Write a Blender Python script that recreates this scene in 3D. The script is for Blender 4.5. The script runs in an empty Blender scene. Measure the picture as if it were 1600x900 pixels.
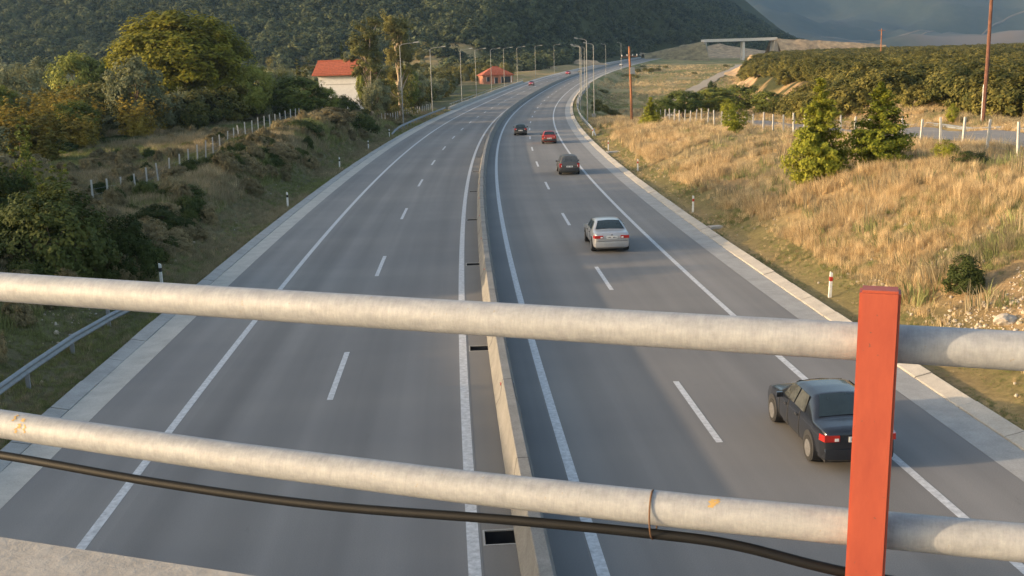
import bpy, bmesh, math, random
import numpy as np
from mathutils import Vector, Matrix

R = math.radians
random.seed(7)
scene = bpy.context.scene
COL = scene.collection

# ------------------------------------------------------------------ camera
CAM_H = 9.1
PITCH = math.atan2(350, 1700)
ROLL = math.atan(0.03)
cam = bpy.data.cameras.new('camera')
cam.sensor_width = 36.0
cam.lens = 36.0 * 1700 / 1600
cam.clip_start = 0.05
cam.clip_end = 20000
camo = bpy.data.objects.new('camera', cam)
COL.objects.link(camo)
fw = Vector((0, math.cos(PITCH), -math.sin(PITCH)))
up = Vector((0, math.sin(PITCH), math.cos(PITCH)))
rt = Vector((1, 0, 0))
cr, sr = math.cos(ROLL), math.sin(ROLL)
Rc = rt * cr - up * sr
Uc = rt * sr + up * cr
m = Matrix((Rc, Uc, -fw)).transposed().to_4x4()
m.translation = Vector((0, 0, CAM_H))
camo.matrix_world = m
scene.camera = camo

# ------------------------------------------------------------------ light
SUN_AZ = R(-99)          # measured from straight ahead, clockwise; the sun stands to the left
SUN_EL = R(10.5)
world = bpy.data.worlds.new('World')
scene.world = world
world.use_nodes = True
wn = world.node_tree
bg = wn.nodes['Background']
sky = wn.nodes.new('ShaderNodeTexSky')
sky.sky_type = 'NISHITA'
sky.sun_disc = False
sky.sun_elevation = SUN_EL
sky.sun_rotation = SUN_AZ
sky.dust_density = 3.0
sky.air_density = 0.9
sky.ozone_density = 0.35
wn.links.new(sky.outputs[0], bg.inputs[0])
bg.inputs[1].default_value = 0.15
sl = bpy.data.lights.new('sun', 'SUN')
sl.energy = 2.4
sl.angle = R(0.9)
sl.color = (1.0, 0.72, 0.43)
so = bpy.data.objects.new('sun', sl)
COL.objects.link(so)
sd = Vector((math.sin(SUN_AZ) * math.cos(SUN_EL), math.cos(SUN_AZ) * math.cos(SUN_EL), math.sin(SUN_EL)))
so.rotation_euler = sd.to_track_quat('Z', 'Y').to_euler()
so.location = sd * 50
vs = scene.view_settings
vs.view_transform = 'Standard'
vs.look = 'None'
vs.exposure = 1.5
vs.gamma = 1.0
vs.use_curve_mapping = False
scene.cycles.max_bounces = 6
scene.cycles.volume_bounces = 0
scene.cycles.transparent_max_bounces = 6
scene.cycles.use_denoising = True


# ------------------------------------------------------------------ materials
def new_mat(name):
    mt = bpy.data.materials.new(name)
    mt.use_nodes = True
    nt = mt.node_tree
    return mt, nt, nt.nodes['Principled BSDF']


def ramp(nt, fac, stops):
    r = nt.nodes.new('ShaderNodeValToRGB')
    els = r.color_ramp.elements
    while len(els) < len(stops):
        els.new(0.5)
    for e, (p, c) in zip(els, stops):
        e.position = p
        e.color = (c[0], c[1], c[2], 1)
    nt.links.new(fac, r.inputs[0])
    return r.outputs[0]


def noise(nt, scale, detail=4, rough=0.6, vec=None):
    n = nt.nodes.new('ShaderNodeTexNoise')
    n.inputs['Scale'].default_value = scale
    n.inputs['Detail'].default_value = detail
    n.inputs['Roughness'].default_value = rough
    if vec is not None:
        nt.links.new(vec, n.inputs['Vector'])
    return n.outputs[0]


def coords(nt, kind='Object', scale=None):
    t = nt.nodes.new('ShaderNodeTexCoord')
    o = t.outputs[kind]
    if scale:
        mp = nt.nodes.new('ShaderNodeMapping')
        mp.inputs['Scale'].default_value = scale
        nt.links.new(o, mp.inputs[0])
        o = mp.outputs[0]
    return o


def mixc(nt, a, b, fac, mode='MIX'):
    x = nt.nodes.new('ShaderNodeMix')
    x.data_type = 'RGBA'
    x.blend_type = mode
    for sock, v in ((x.inputs['A'], a), (x.inputs['B'], b), (x.inputs['Factor'], fac)):
        if hasattr(v, 'is_linked') or hasattr(v, 'links'):
            nt.links.new(v, sock)
        elif isinstance(v, (int, float)):
            sock.default_value = v
        else:
            sock.default_value = (*v, 1)
    return x.outputs['Result']


def bump(nt, bs, h, strength=0.3, dist=0.01):
    b = nt.nodes.new('ShaderNodeBump')
    b.inputs['Strength'].default_value = strength
    b.inputs['Distance'].default_value = dist
    nt.links.new(h, b.inputs['Height'])
    nt.links.new(b.outputs[0], bs.inputs['Normal'])


def simple(name, col, rough=0.7, var=0.25, scale=3.0, metal=0.0, bmp=0.0, spec=0.5, coat=0.0):
    mt, nt, bs = new_mat(name)
    n = noise(nt, scale, 5, 0.65, coords(nt))
    lo = tuple(c * (1 - var) for c in col)
    hi = tuple(min(1, c * (1 + var)) for c in col)
    nt.links.new(ramp(nt, n, [(0.3, lo), (0.7, hi)]), bs.inputs['Base Color'])
    bs.inputs['Roughness'].default_value = rough
    bs.inputs['Metallic'].default_value = metal
    bs.inputs['Specular IOR Level'].default_value = spec
    bs.inputs['Coat Weight'].default_value = coat
    if bmp:
        bump(nt, bs, noise(nt, scale * 6, 6, 0.7, coords(nt)), bmp, 0.01)
    return mt


def leafmat(name, dark, light, trans=0.35, scale=0.5):
    mt, nt, bs = new_mat(name)
    oi = nt.nodes.new('ShaderNodeObjectInfo')
    n = noise(nt, scale, 3, 0.6, coords(nt))
    ge = nt.nodes.new('ShaderNodeNewGeometry')
    ma = nt.nodes.new('ShaderNodeMath'); ma.operation = 'MULTIPLY_ADD'
    ma.inputs[1].default_value = 0.35; ma.inputs[2].default_value = -0.18
    nt.links.new(ge.outputs['Random Per Island'], ma.inputs[0])
    mb = nt.nodes.new('ShaderNodeMath'); mb.operation = 'ADD'
    nt.links.new(n, mb.inputs[0]); nt.links.new(ma.outputs[0], mb.inputs[1])
    mc = nt.nodes.new('ShaderNodeMath'); mc.operation = 'MULTIPLY_ADD'
    mc.inputs[1].default_value = 0.4; mc.inputs[2].default_value = -0.2
    nt.links.new(oi.outputs['Random'], mc.inputs[0])
    md = nt.nodes.new('ShaderNodeMath'); md.operation = 'ADD'
    nt.links.new(mb.outputs[0], md.inputs[0]); nt.links.new(mc.outputs[0], md.inputs[1])
    c = ramp(nt, md.outputs[0], [(0.25, dark), (0.75, light)])
    nt.links.new(c, bs.inputs['Base Color'])
    bs.inputs['Roughness'].default_value = 0.75
    bs.inputs['Specular IOR Level'].default_value = 0.2
    tr = nt.nodes.new('ShaderNodeBsdfTranslucent')
    nt.links.new(c, tr.inputs[0])
    ms = nt.nodes.new('ShaderNodeMixShader')
    ms.inputs[0].default_value = trans
    nt.links.new(bs.outputs[0], ms.inputs[1]); nt.links.new(tr.outputs[0], ms.inputs[2])
    nt.links.new(ms.outputs[0], nt.nodes['Material Output'].inputs[0])
    return mt


def asphalt(name, base, tint=(1, 1, 1)):
    mt, nt, bs = new_mat(name)
    uv = coords(nt, 'UV')
    grain = noise(nt, 40, 4, 0.8, uv)
    mp = nt.nodes.new('ShaderNodeMapping'); mp.inputs['Scale'].default_value = (0.9, 0.012, 1)
    nt.links.new(uv, mp.inputs[0])
    streak = noise(nt, 1.0, 3, 0.5, mp.outputs[0])
    mp2 = nt.nodes.new('ShaderNodeMapping'); mp2.inputs['Scale'].default_value = (0.12, 0.05, 1)
    nt.links.new(uv, mp2.inputs[0])
    patch = noise(nt, 1.0, 5, 0.6, mp2.outputs[0])
    b = [base * t for t in tint]
    c1 = ramp(nt, streak, [(0.3, [x * 0.84 for x in b]), (0.7, [x * 1.12 for x in b])])
    c2 = ramp(nt, patch, [(0.3, (0.86, 0.86, 0.87)), (0.7, (1.10, 1.09, 1.07))])
    c3 = ramp(nt, grain, [(0.25, (0.72, 0.72, 0.72)), (0.8, (1.28, 1.28, 1.28))])
    c = mixc(nt, mixc(nt, c1, c2, 1.0, 'MULTIPLY'), c3, 1.0, 'MULTIPLY')
    # sparse tar seams and oil marks
    mp3 = nt.nodes.new('ShaderNodeMapping'); mp3.inputs['Scale'].default_value = (0.9, 0.25, 1)
    nt.links.new(uv, mp3.inputs[0])
    spots = noise(nt, 1.3, 6, 0.75, mp3.outputs[0])
    c4 = ramp(nt, spots, [(0.66, (1, 1, 1)), (0.74, (0.82, 0.81, 0.80))])
    c = mixc(nt, c, c4, 1.0, 'MULTIPLY')
    # wheel tracks worn along the lanes, lighter shoulders, faint paving bands
    sx = nt.nodes.new('ShaderNodeSeparateXYZ'); nt.links.new(uv, sx.inputs[0])
    def mth(op, a_, b_=None):
        q = nt.nodes.new('ShaderNodeMath'); q.operation = op
        for i_, v_ in enumerate((a_, b_)):
            if v_ is None: continue
            if isinstance(v_, (int, float)): q.inputs[i_].default_value = v_
            else: nt.links.new(v_, q.inputs[i_])
        return q.outputs[0]
    ao = mth('ABSOLUTE', sx.outputs[0])
    wv = mth('COSINE', mth('MULTIPLY', mth('SUBTRACT', ao, 2.15), 6.2832 / 1.86))
    inl = mth('MULTIPLY', mth('GREATER_THAN', ao, 1.3), mth('LESS_THAN', ao, 8.5))
    trk = mth('MULTIPLY', mth('MULTIPLY', wv, inl), noise(nt, 0.5, 2, 0.5, mp2.outputs[0]))
    fac = mth('ADD', mth('MULTIPLY', trk, -0.10), mth('ADD', 1.07, mth('MULTIPLY', inl, -0.11)))
    mp4 = nt.nodes.new('ShaderNodeMapping'); mp4.inputs['Scale'].default_value = (0.03, 0.16, 1)
    nt.links.new(uv, mp4.inputs[0])
    bands = ramp(nt, noise(nt, 1.0, 3, 0.7, mp4.outputs[0]), [(0.35, (0.93, 0.93, 0.94)), (0.62, (1.06, 1.05, 1.035))])
    cmb = nt.nodes.new('ShaderNodeCombineColor')
    for i_ in range(3): nt.links.new(fac, cmb.inputs[i_])
    c = mixc(nt, mixc(nt, c, cmb.outputs[0], 1.0, 'MULTIPLY'), bands, 1.0, 'MULTIPLY')
    nt.links.new(c, bs.inputs['Base Color'])
    bs.inputs['Roughness'].default_value = 0.82
    bs.inputs['Specular IOR Level'].default_value = 0.35
    bump(nt, bs, grain, 0.35, 0.006)
    return mt


def concrete(name, base, var=0.2, stain=0.35):
    mt, nt, bs = new_mat(name)
    oc = coords(nt)
    a = noise(nt, 1.2, 6, 0.7, oc)
    g = noise(nt, 22, 5, 0.75, oc)
    c1 = ramp(nt, a, [(0.3, [x * (1 - var) for x in base]), (0.7, [x * (1 + var * .6) for x in base])])
    c2 = ramp(nt, g, [(0.3, (1 - stain * .6,) * 3), (0.65, (1.05, 1.05, 1.05))])
    nt.links.new(mixc(nt, c1, c2, 1.0, 'MULTIPLY'), bs.inputs['Base Color'])
    bs.inputs['Roughness'].default_value = 0.88
    bs.inputs['Specular IOR Level'].default_value = 0.25
    bump(nt, bs, g, 0.4, 0.008)
    return mt


def galvanized(name):
    mt, nt, bs = new_mat(name)
    oc = coords(nt)
    a = noise(nt, 22, 6, 0.75, coords(nt, 'Object', (0.8, 1.6, 1.6)))
    v = nt.nodes.new('ShaderNodeTexVoronoi'); v.inputs['Scale'].default_value = 42
    nt.links.new(oc, v.inputs['Vector'])
    g = noise(nt, 150, 5, 0.8, coords(nt, 'Object', (1.0, .25, .25)))
    c1 = ramp(nt, a, [(0.32, (0.25, 0.262, 0.278)), (0.62, (0.335, 0.345, 0.36))])
    c2 = ramp(nt, v.outputs['Distance'], [(0.1, (0.94, 0.94, 0.95)), (0.6, (1.04, 1.04, 1.03))])
    c3 = ramp(nt, g, [(0.3, (0.80, 0.80, 0.80)), (0.7, (1.08, 1.08, 1.08))])
    c = mixc(nt, mixc(nt, c1, c2, 1.0, 'MULTIPLY'), c3, 1.0, 'MULTIPLY')
    sp = noise(nt, 55, 3, 0.8, oc)
    c = mixc(nt, c, (0.28, 0.24, 0.19), ramp(nt, sp, [(0.67, (0, 0, 0)), (0.73, (.65, .65, .65))]))
    nt.links.new(c, bs.inputs['Base Color'])
    bs.inputs['Metallic'].default_value = 0.15
    bs.inputs['Roughness'].default_value = 0.62
    bump(nt, bs, a, 0.25, 0.004)
    return mt


def orange_paint(name):
    mt, nt, bs = new_mat(name)
    oc = coords(nt)
    a = noise(nt, 9, 6, 0.7, coords(nt, 'Object', (3, 3, 0.8)))
    c = ramp(nt, a, [(0.3, (0.25, 0.042, 0.022)), (0.7, (0.34, 0.066, 0.031))])
    sp = noise(nt, 70, 3, 0.7, oc)
    c = mixc(nt, c, (0.09, 0.05, 0.04), ramp(nt, sp, [(0.68, (0, 0, 0)), (0.73, (.8, .8, .8))]))
    nt.links.new(c, bs.inputs['Base Color'])
    bs.inputs['Roughness'].default_value = 0.55
    bump(nt, bs, noise(nt, 60, 4, 0.6, oc), 0.08, 0.003)
    return mt


def ground_mat():
    mt, nt, bs = new_mat('ground')
    at = nt.nodes.new('ShaderNodeVertexColor'); at.layer_name = 'tone'
    oc = coords(nt)
    a = noise(nt, 0.35, 8, 0.7, oc)
    g = noise(nt, 5, 8, 0.8, oc)
    c = mixc(nt, at.outputs[0], ramp(nt, a, [(0.3, (0.62, 0.64, 0.6)), (0.7, (1.25, 1.22, 1.2))]), 1.0, 'MULTIPLY')
    c = mixc(nt, c, ramp(nt, g, [(0.3, (0.6, 0.6, 0.6)), (0.7, (1.3, 1.3, 1.3))]), 1.0, 'MULTIPLY')
    nt.links.new(c, bs.inputs['Base Color'])
    bs.inputs['Roughness'].default_value = 0.95
    bs.inputs['Specular IOR Level'].default_value = 0.1
    bump(nt, bs, g, 0.7, 0.12)
    return mt


def car_paint(name, col, metal=0.0, rough=0.3):
    mt, nt, bs = new_mat(name)
    n = noise(nt, 2.5, 5, 0.7, coords(nt))
    c = ramp(nt, n, [(0.3, [x * .88 for x in col]), (0.7, [x * 1.06 for x in col])])
    nt.links.new(c, bs.inputs['Base Color'])
    bs.inputs['Metallic'].default_value = metal
    bs.inputs['Roughness'].default_value = rough
    bs.inputs['Coat Weight'].default_value = 0.6
    bs.inputs['Coat Roughness'].default_value = 0.08
    return mt


M = {}
M['ground'] = ground_mat()
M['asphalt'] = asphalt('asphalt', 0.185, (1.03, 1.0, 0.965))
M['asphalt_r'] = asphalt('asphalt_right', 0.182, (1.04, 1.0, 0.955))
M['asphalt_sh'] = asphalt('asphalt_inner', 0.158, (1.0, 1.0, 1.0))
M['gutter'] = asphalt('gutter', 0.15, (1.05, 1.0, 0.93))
M['paint'] = simple('road_paint', (0.47, 0.475, 0.48), 0.8, 0.30, 7, bmp=0.2)
M['concrete'] = concrete('concrete', (0.46, 0.435, 0.39))
M['concrete_l'] = concrete('concrete_light', (0.42, 0.39, 0.35))
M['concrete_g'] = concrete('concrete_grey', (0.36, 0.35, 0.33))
M['pale'] = concrete('pale_concrete', (0.60, 0.57, 0.53), 0.1, 0.2)
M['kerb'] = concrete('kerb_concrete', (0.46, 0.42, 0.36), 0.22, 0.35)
M['barrier'] = concrete('barrier_concrete', (0.235, 0.228, 0.212), 0.25, 0.45)
M['galv'] = galvanized('galvanized_steel')
M['rail'] = simple('guardrail_steel', (0.22, 0.24, 0.26), 0.55, 0.18, 4, metal=0.2)
M['orange'] = orange_paint('orange_paint')
M['rubber'] = simple('black_cable', (0.0045, 0.0048, 0.0055), 0.6, 0.3, 20, spec=0.25)
M['wire'] = simple('rusty_wire', (0.16, 0.09, 0.05), 0.7, 0.3, 20, metal=0.4)
M['yellow'] = simple('yellow_mark', (0.42, 0.28, 0.10), 0.8, 0.3, 40)
M['post_w'] = simple('white_post', (0.72, 0.71, 0.68), 0.6, 0.12, 8)
M['black'] = simple('black_plastic', (0.02, 0.02, 0.02), 0.6, 0.2, 8)
M['redref'] = simple('red_reflector', (0.42, 0.03, 0.02), 0.3, 0.1, 8)
M['fence'] = concrete('fence_concrete', (0.52, 0.50, 0.46))
M['steelthin'] = simple('steel_wire', (0.3, 0.3, 0.3), 0.5, 0.2, 4, metal=0.6)
M['lamp'] = simple('lamp_steel', (0.27, 0.27, 0.255), 0.6, 0.1, 4, metal=0.1)
M['wood'] = simple('pole_wood', (0.30, 0.12, 0.05), 0.8, 0.35, 4, bmp=0.3)
M['wood_d'] = simple('pole_wood_dark', (0.13, 0.055, 0.035), 0.8, 0.35, 4, bmp=0.3)
M['bark'] = simple('bark', (0.14, 0.10, 0.07), 0.9, 0.35, 6, bmp=0.4)
M['bark_p'] = simple('bark_pale', (0.42, 0.34, 0.25), 0.9, 0.3, 3, bmp=0.3)
M['tile'] = simple('roof_tile', (0.33, 0.085, 0.042), 0.85, 0.4, 3, bmp=0.3)
M['white_wall'] = simple('white_plaster', (0.66, 0.65, 0.63), 0.85, 0.1, 1.5, bmp=0.1)
M['pink_wall'] = simple('brick_plaster', (0.46, 0.20, 0.12), 0.9, 0.2, 3, bmp=0.2)
M['dark_open'] = simple('dark_opening', (0.02, 0.02, 0.025), 0.4, 0.2, 3)
M['rock'] = simple('rock', (0.46, 0.38, 0.28), 0.95, 0.3, 5, bmp=0.6)
M['rock_w'] = simple('white_rock', (0.46, 0.40, 0.32), 0.95, 0.2, 5, bmp=0.6)
M['track'] = simple('dirt_track', (0.36, 0.29, 0.21), 0.95, 0.2, 0.5, bmp=0.3)
M['scrubbank'] = simple('scrub_bank', (0.17, 0.14, 0.075), 0.95, 0.6, 0.25, bmp=0.6)
M['mroad'] = simple('mountain_road', (0.17, 0.135, 0.10), 0.95, 0.3, 0.02)
M['sand'] = simple('sand_bank', (0.36, 0.245, 0.135), 0.95, 0.5, 0.25, bmp=0.8)
M['tyre'] = simple('tyre', (0.018, 0.018, 0.018), 0.85, 0.2, 10)
M['hub'] = simple('hub', (0.17, 0.17, 0.175), 0.45, 0.35, 14, metal=0.3)
M['glass'] = simple('car_glass', (0.018, 0.028, 0.032), 0.06, 0.3, 1.2, spec=0.7)
M['glass_l'] = simple('car_glass_light', (0.065, 0.070, 0.070), 0.08, 0.6, 2.2, spec=0.7)
M['tail'] = simple('tail_light', (0.36, 0.018, 0.012), 0.2, 0.15, 12, coat=0.5)
M['tailo'] = simple('tail_orange', (0.55, 0.12, 0.03), 0.25, 0.15, 12)
M['plate'] = simple('number_plate', (0.68, 0.68, 0.66), 0.5, 0.08, 10)
M['chrome'] = simple('chrome', (0.7, 0.7, 0.7), 0.15, 0.05, 5, metal=1.0)
M['headl'] = simple('headlight', (0.75, 0.75, 0.72), 0.1, 0.1, 8)
M['trim'] = simple('dark_trim', (0.03, 0.03, 0.032), 0.6, 0.2, 6)
# leaves
M['lf_plane'] = leafmat('leaf_plane', (0.070, 0.082, 0.010), (0.246, 0.234, 0.026))
M['lf_olive'] = leafmat('leaf_olive', (0.121, 0.139, 0.074), (0.324, 0.324, 0.175))
M['lf_broad'] = leafmat('leaf_broad', (0.104, 0.134, 0.030), (0.319, 0.328, 0.071))
M['lf_yellow'] = leafmat('leaf_yellow', (0.150, 0.137, 0.034), (0.468, 0.351, 0.068))
M['lf_dark'] = leafmat('leaf_dark', (0.034, 0.052, 0.013), (0.096, 0.118, 0.032))
M['lf_brown'] = leafmat('leaf_brown', (0.155, 0.134, 0.073), (0.357, 0.293, 0.155))
M['lf_young'] = leafmat('leaf_young', (0.116, 0.147, 0.013), (0.336, 0.336, 0.042))
M['lf_euc'] = leafmat('leaf_euc', (0.081, 0.095, 0.030), (0.270, 0.250, 0.088))
M['lf_forest'] = leafmat('leaf_forest', (0.062, 0.070, 0.018), (0.229, 0.198, 0.049), 0.3)
M['lf_hill'] = leafmat('leaf_hill', (0.018, 0.030, 0.014), (0.130, 0.145, 0.060), 0.2)
M['gr_dry'] = leafmat('grass_dry', (0.30, 0.20, 0.090), (0.84, 0.665, 0.40), 0.4, 0.18)
M['gr_green'] = leafmat('grass_green', (0.133, 0.152, 0.053), (0.312, 0.320, 0.133), 0.35, 0.25)
M['gr_mix'] = leafmat('grass_mixed', (0.204, 0.173, 0.101), (0.423, 0.351, 0.219), 0.35, 0.25)


# ------------------------------------------------------------------ helpers
class MB:
    def __init__(self):
        self.v = []; self.f = []; self.uv = []

    def add(self, vs, fs):
        b = len(self.v)
        self.v += [tuple(x) for x in vs]
        self.f += [tuple(i + b for i in f) for f in fs]

    def box(self, c, s, rz=0.0, taper=1.0):
        hx, hy, hz = s[0] / 2, s[1] / 2, s[2] / 2
        ca, sa = math.cos(rz), math.sin(rz)
        vs = []
        for z, k in ((-hz, 1), (hz, taper)):
            for x, y in ((-hx, -hy), (hx, -hy), (hx, hy), (-hx, hy)):
                x *= k; y *= k
                vs.append((c[0] + x * ca - y * sa, c[1] + x * sa + y * ca, c[2] + z))
        self.add(vs, [(3, 2, 1, 0), (4, 5, 6, 7), (0, 1, 5, 4), (1, 2, 6, 5), (2, 3, 7, 6), (3, 0, 4, 7)])

    def tube(self, pts, rad, seg=8, cap=True):
        pts = [Vector(p) for p in pts]
        n = len(pts)
        if not isinstance(rad, (list, tuple)):
            rad = [rad] * n
        vs, fs = [], []
        pr = None
        for i, p in enumerate(pts):
            d = (pts[min(i + 1, n - 1)] - pts[max(i - 1, 0)]).normalized()
            if pr is None:
                a = Vector((0, 0, 1)) if abs(d.z) < 0.9 else Vector((1, 0, 0))
                pr = d.cross(a).normalized()
            pr = (pr - d * pr.dot(d)).normalized()
            q = d.cross(pr)
            for k in range(seg):
                t = 2 * math.pi * k / seg
                vs.append(p + (pr * math.cos(t) + q * math.sin(t)) * rad[i])
        for i in range(n - 1):
            for k in range(seg):
                a = i * seg + k; b = i * seg + (k + 1) % seg
                fs.append((a, b, b + seg, a + seg))
        if cap:
            fs.append(tuple(range(seg))[::-1])
            fs.append(tuple((n - 1) * seg + k for k in range(seg)))
        self.add(vs, fs)

    def sweep(self, path, prof, closed=False, cap=False):
        """path: list of (pos, side vector); prof: list of (side, up)"""
        k = len(prof)
        vs, fs = [], []
        for p, s in path:
            for a, b in prof:
                vs.append((p[0] + s[0] * a, p[1] + s[1] * a, p[2] + b))
        kk = k if closed else k - 1
        for i in range(len(path) - 1):
            for j in range(kk):
                a = i * k + j; b = i * k + (j + 1) % k
                fs.append((a, b, b + k, a + k))
        if cap:
            fs.append(tuple(range(k))[::-1])
            fs.append(tuple((len(path) - 1) * k + j for j in range(k)))
        self.add(vs, fs)

    def mesh(self, name, mat, smooth=None):
        me = bpy.data.meshes.new(name)
        me.from_pydata(self.v, [], self.f)
        bm = bmesh.new(); bm.from_mesh(me)
        bmesh.ops.recalc_face_normals(bm, faces=bm.faces)
        bm.to_mesh(me); bm.free()
        if mat: me.materials.append(mat)
        if smooth is not None:
            me.shade_smooth()
            me.set_sharp_from_angle(angle=R(smooth))
        return me

    def build(self, name, mat, parent=None, smooth=None):
        return link(name, self.mesh(name, mat, smooth), parent)


def link(name, me, parent=None, loc=None, rot=None, scl=None):
    o = bpy.data.objects.new(name, me)
    COL.objects.link(o)
    if parent: o.parent = parent
    if loc is not None: o.location = loc
    if rot is not None: o.rotation_euler = rot
    if scl is not None: o.scale = scl
    return o


def empty(name, loc=(0, 0, 0), rz=0.0):
    o = bpy.data.objects.new(name, None)
    o.empty_display_size = 0.2
    o.location = loc; o.rotation_euler = (0, 0, rz)
    COL.objects.link(o)
    return o


def tag(o, label=None, cat=None, group=None, kind=None):
    if label: o['label'] = label
    if cat: o['category'] = cat
    if group: o['group'] = group
    if kind: o['kind'] = kind
    return o


def hash2(ix, iy, s):
    h = np.sin(ix * 127.1 + iy * 311.7 + s * 74.7) * 43758.5453
    return h - np.floor(h)


def vnoise(x, y, s=0):
    ix = np.floor(x); iy = np.floor(y)
    fx = x - ix; fy = y - iy
    fx = fx * fx * (3 - 2 * fx); fy = fy * fy * (3 - 2 * fy)
    a = hash2(ix, iy, s); b = hash2(ix + 1, iy, s); c = hash2(ix, iy + 1, s); d = hash2(ix + 1, iy + 1, s)
    return (a * (1 - fx) + b * fx) * (1 - fy) + (c * (1 - fx) + d * fx) * fy


def fbm(x, y, s=0, oct=4):
    t = 0; a = 0.5
    for i in range(oct):
        t = t + a * (vnoise(x, y, s + i * 3.1) - 0.5) * 2
        x = x * 2.03; y = y * 2.03; a *= 0.5
    return t


def sstep(t):
    t = np.clip(t, 0, 1)
    return t * t * (3 - 2 * t)


# ------------------------------------------------------------------ the line of the motorway
CC = [0.0004, -0.008368, 0.059427, -0.264624, 3.44054, -6.983275, 1.501618]
_c95 = np.polyval(CC, 9.5); _s95 = (np.polyval(CC, 9.5) - np.polyval(CC, 9.4)) / 10


def cx(Y):
    Y = np.asarray(Y, float)
    Yc = np.clip(Y, -5, 950)
    s0 = (np.polyval(CC, 0) - np.polyval(CC, -0.05)) / 5
    return np.polyval(CC, Yc / 100) + np.maximum(Y - 950, 0) * _s95 + np.minimum(Y + 5, 0) * s0


def cslope(Y):
    return (cx(np.asarray(Y, float) + 0.5) - cx(np.asarray(Y, float) - 0.5))


def zroad(Y):
    Y = np.asarray(Y, float)
    a = np.clip(Y - 200, 0, 150); b = np.clip(Y - 350, 0, 700)
    return a * a / 150 * .01 + b * .02


def rp(off, Y):
    s = float(cslope(Y)); n = math.hypot(1, s)
    return float(cx(Y)) + off / n, Y - off * s / n


def rside(Y):
    s = float(cslope(Y)); n = math.hypot(1, s)
    return (1 / n, -s / n)


def rhead(Y):
    """yaw of the road direction (0 = +Y)"""
    return -math.atan(float(cslope(Y)))


AX = Vector((0.9467, -0.3222, 0)).normalized()     # direction of the bridge the camera stands on
AN = Vector((-AX.y, AX.x, 0))                        # towards the view
RAIL0 = Vector((-0.117, 1.905, 0))


def ground(X, Y):
    X = np.asarray(X, float); Y = np.asarray(Y, float)
    s = cslope(Y)
    off = (X - cx(Y)) / np.sqrt(1 + s * s)
    zr = zroad(Y)
    n1 = fbm(X / 14, Y / 14, 1); n2 = fbm(X / 3.1, Y / 3.1, 5)
    # ---- right
    tr = np.maximum(off - 13.0, 0)
    top = np.interp(Y, [-60, 0, 20, 40, 60, 100, 150, 185, 215, 240, 330, 420, 520, 700], [6.5, 6, 5, 4.4, 3.4, 2.1, .6, -.6, -2, -3.2, -3.2, -2.4, -1.6, -.6])
    up_ = top - np.log1p(np.exp(np.clip((top - tr * .37) * 1.6, -30, 30))) / 1.6
    up_ = np.maximum(up_, np.minimum(tr * .05, .1))
    dn_ = np.maximum(-tr * .5, top)
    zR = np.where(top > 0, up_, dn_) + zr * np.where(top > 0, 1, np.exp(-tr / 200))
    zR = zR + (n1 * .45 + n2 * .22) * sstep(tr / 5)
    edge = np.interp(Y, [60, 120, 195, 310, 500, 650, 900, 2000], [28, 34, 45, 60, 104, 152, 235, 640])
    plat = 3.2 + np.clip(Y - 60, 0, 640) * .0085 + n1 * .6
    pb = sstep((X - edge) / np.interp(Y, [60, 150, 300], [6, 9, 12]))
    zR = zR * (1 - pb) + plat * pb
    # ---- left
    tl = np.maximum(-off - 13.5, 0)
    topL = np.interp(Y, [-60, 0, 20, 45, 60, 72], [7, 6.5, 5.3, 3.6, 1.6, -.2])
    zn = topL - np.log1p(np.exp(np.clip((topL - tl * .36) * 1.8, -30, 30))) / 1.8
    hm = np.interp(Y, [45, 62, 80, 130, 150, 175], [0, 1.4, 2.3, 2.5, 1.6, 0])
    mnd = hm * sstep((tl - .8) / 4.5) * (1 - sstep((tl - 6) / 6))
    base = np.interp(Y, [58, 78, 100, 120, 150, 200, 250, 280, 380, 430, 520, 700], [.6, 0, .9, 1.8, 2.2, 1, -1.2, -2, -1.5, .9, 1.6, 2.5])
    zL = np.maximum(np.maximum(zn, 0) * (Y < 72), mnd + base * sstep(tl / 12)) + (n1 * .35 + n2 * .18) * sstep(tl / 4) + zr * np.where(tl < 40, 1, 1) * .8 + .2 * zr * np.exp(-tl / 10)
    zc = zr - .55 - 4.5 * sstep((Y - 232) / 8) * (1 - sstep((Y - 345) / 10))
    z = np.where(off > 12.02, zR, np.where(off < -12.58, zL, zc))
    # ---- the approach embankments of the bridge underfoot
    px = X - RAIL0.x; py = Y - RAIL0.y
    u = px * AX.x + py * AX.y; v = px * AN.x + py * AN.y
    dv = np.maximum(np.abs(v + 4.5) - 5, 0)
    du = np.maximum(23 - np.abs(u), 0)
    ze = 7.3 - dv * .6 - du * .9
    z = np.where(np.abs(off) > 13.2, np.maximum(z, ze), z)
    # ---- the wooded hill behind, and an unseen ridge added at left to shade it
    bear = X / np.maximum(Y, 1)
    Y0 = 560 + 60 * fbm(X / 300, Y / 300, 9) + 330 * sstep((off + 90) / 110)
    tap = 1 - sstep((bear + .04 * fbm(X / 210, Y / 260, 19) - .03) / .275)
    rise = np.maximum(Y - Y0, 0)
    hill = rise * .20 * tap * (1 + .18 * fbm(X / 260, Y / 260, 12)) + sstep(rise / 60) * tap * fbm(X / 90, Y / 90, 15) * 7
    hill = hill * np.exp(-np.maximum(-X - 1000, 0) ** 2 / 9e5)
    shade_ridge = 430 * np.exp(-((X + 1750) / 380) ** 2) * sstep((Y - 520) / 420) * (1 - sstep((Y - 2300) / 500))
    z = z + np.maximum(hill, shade_ridge) * np.maximum(sstep((np.abs(off) - 14) / 70), sstep((Y - 960) / 60))
    return z


def gz(X, Y):
    return float(ground(np.array([X]), np.array([Y]))[0])


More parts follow.
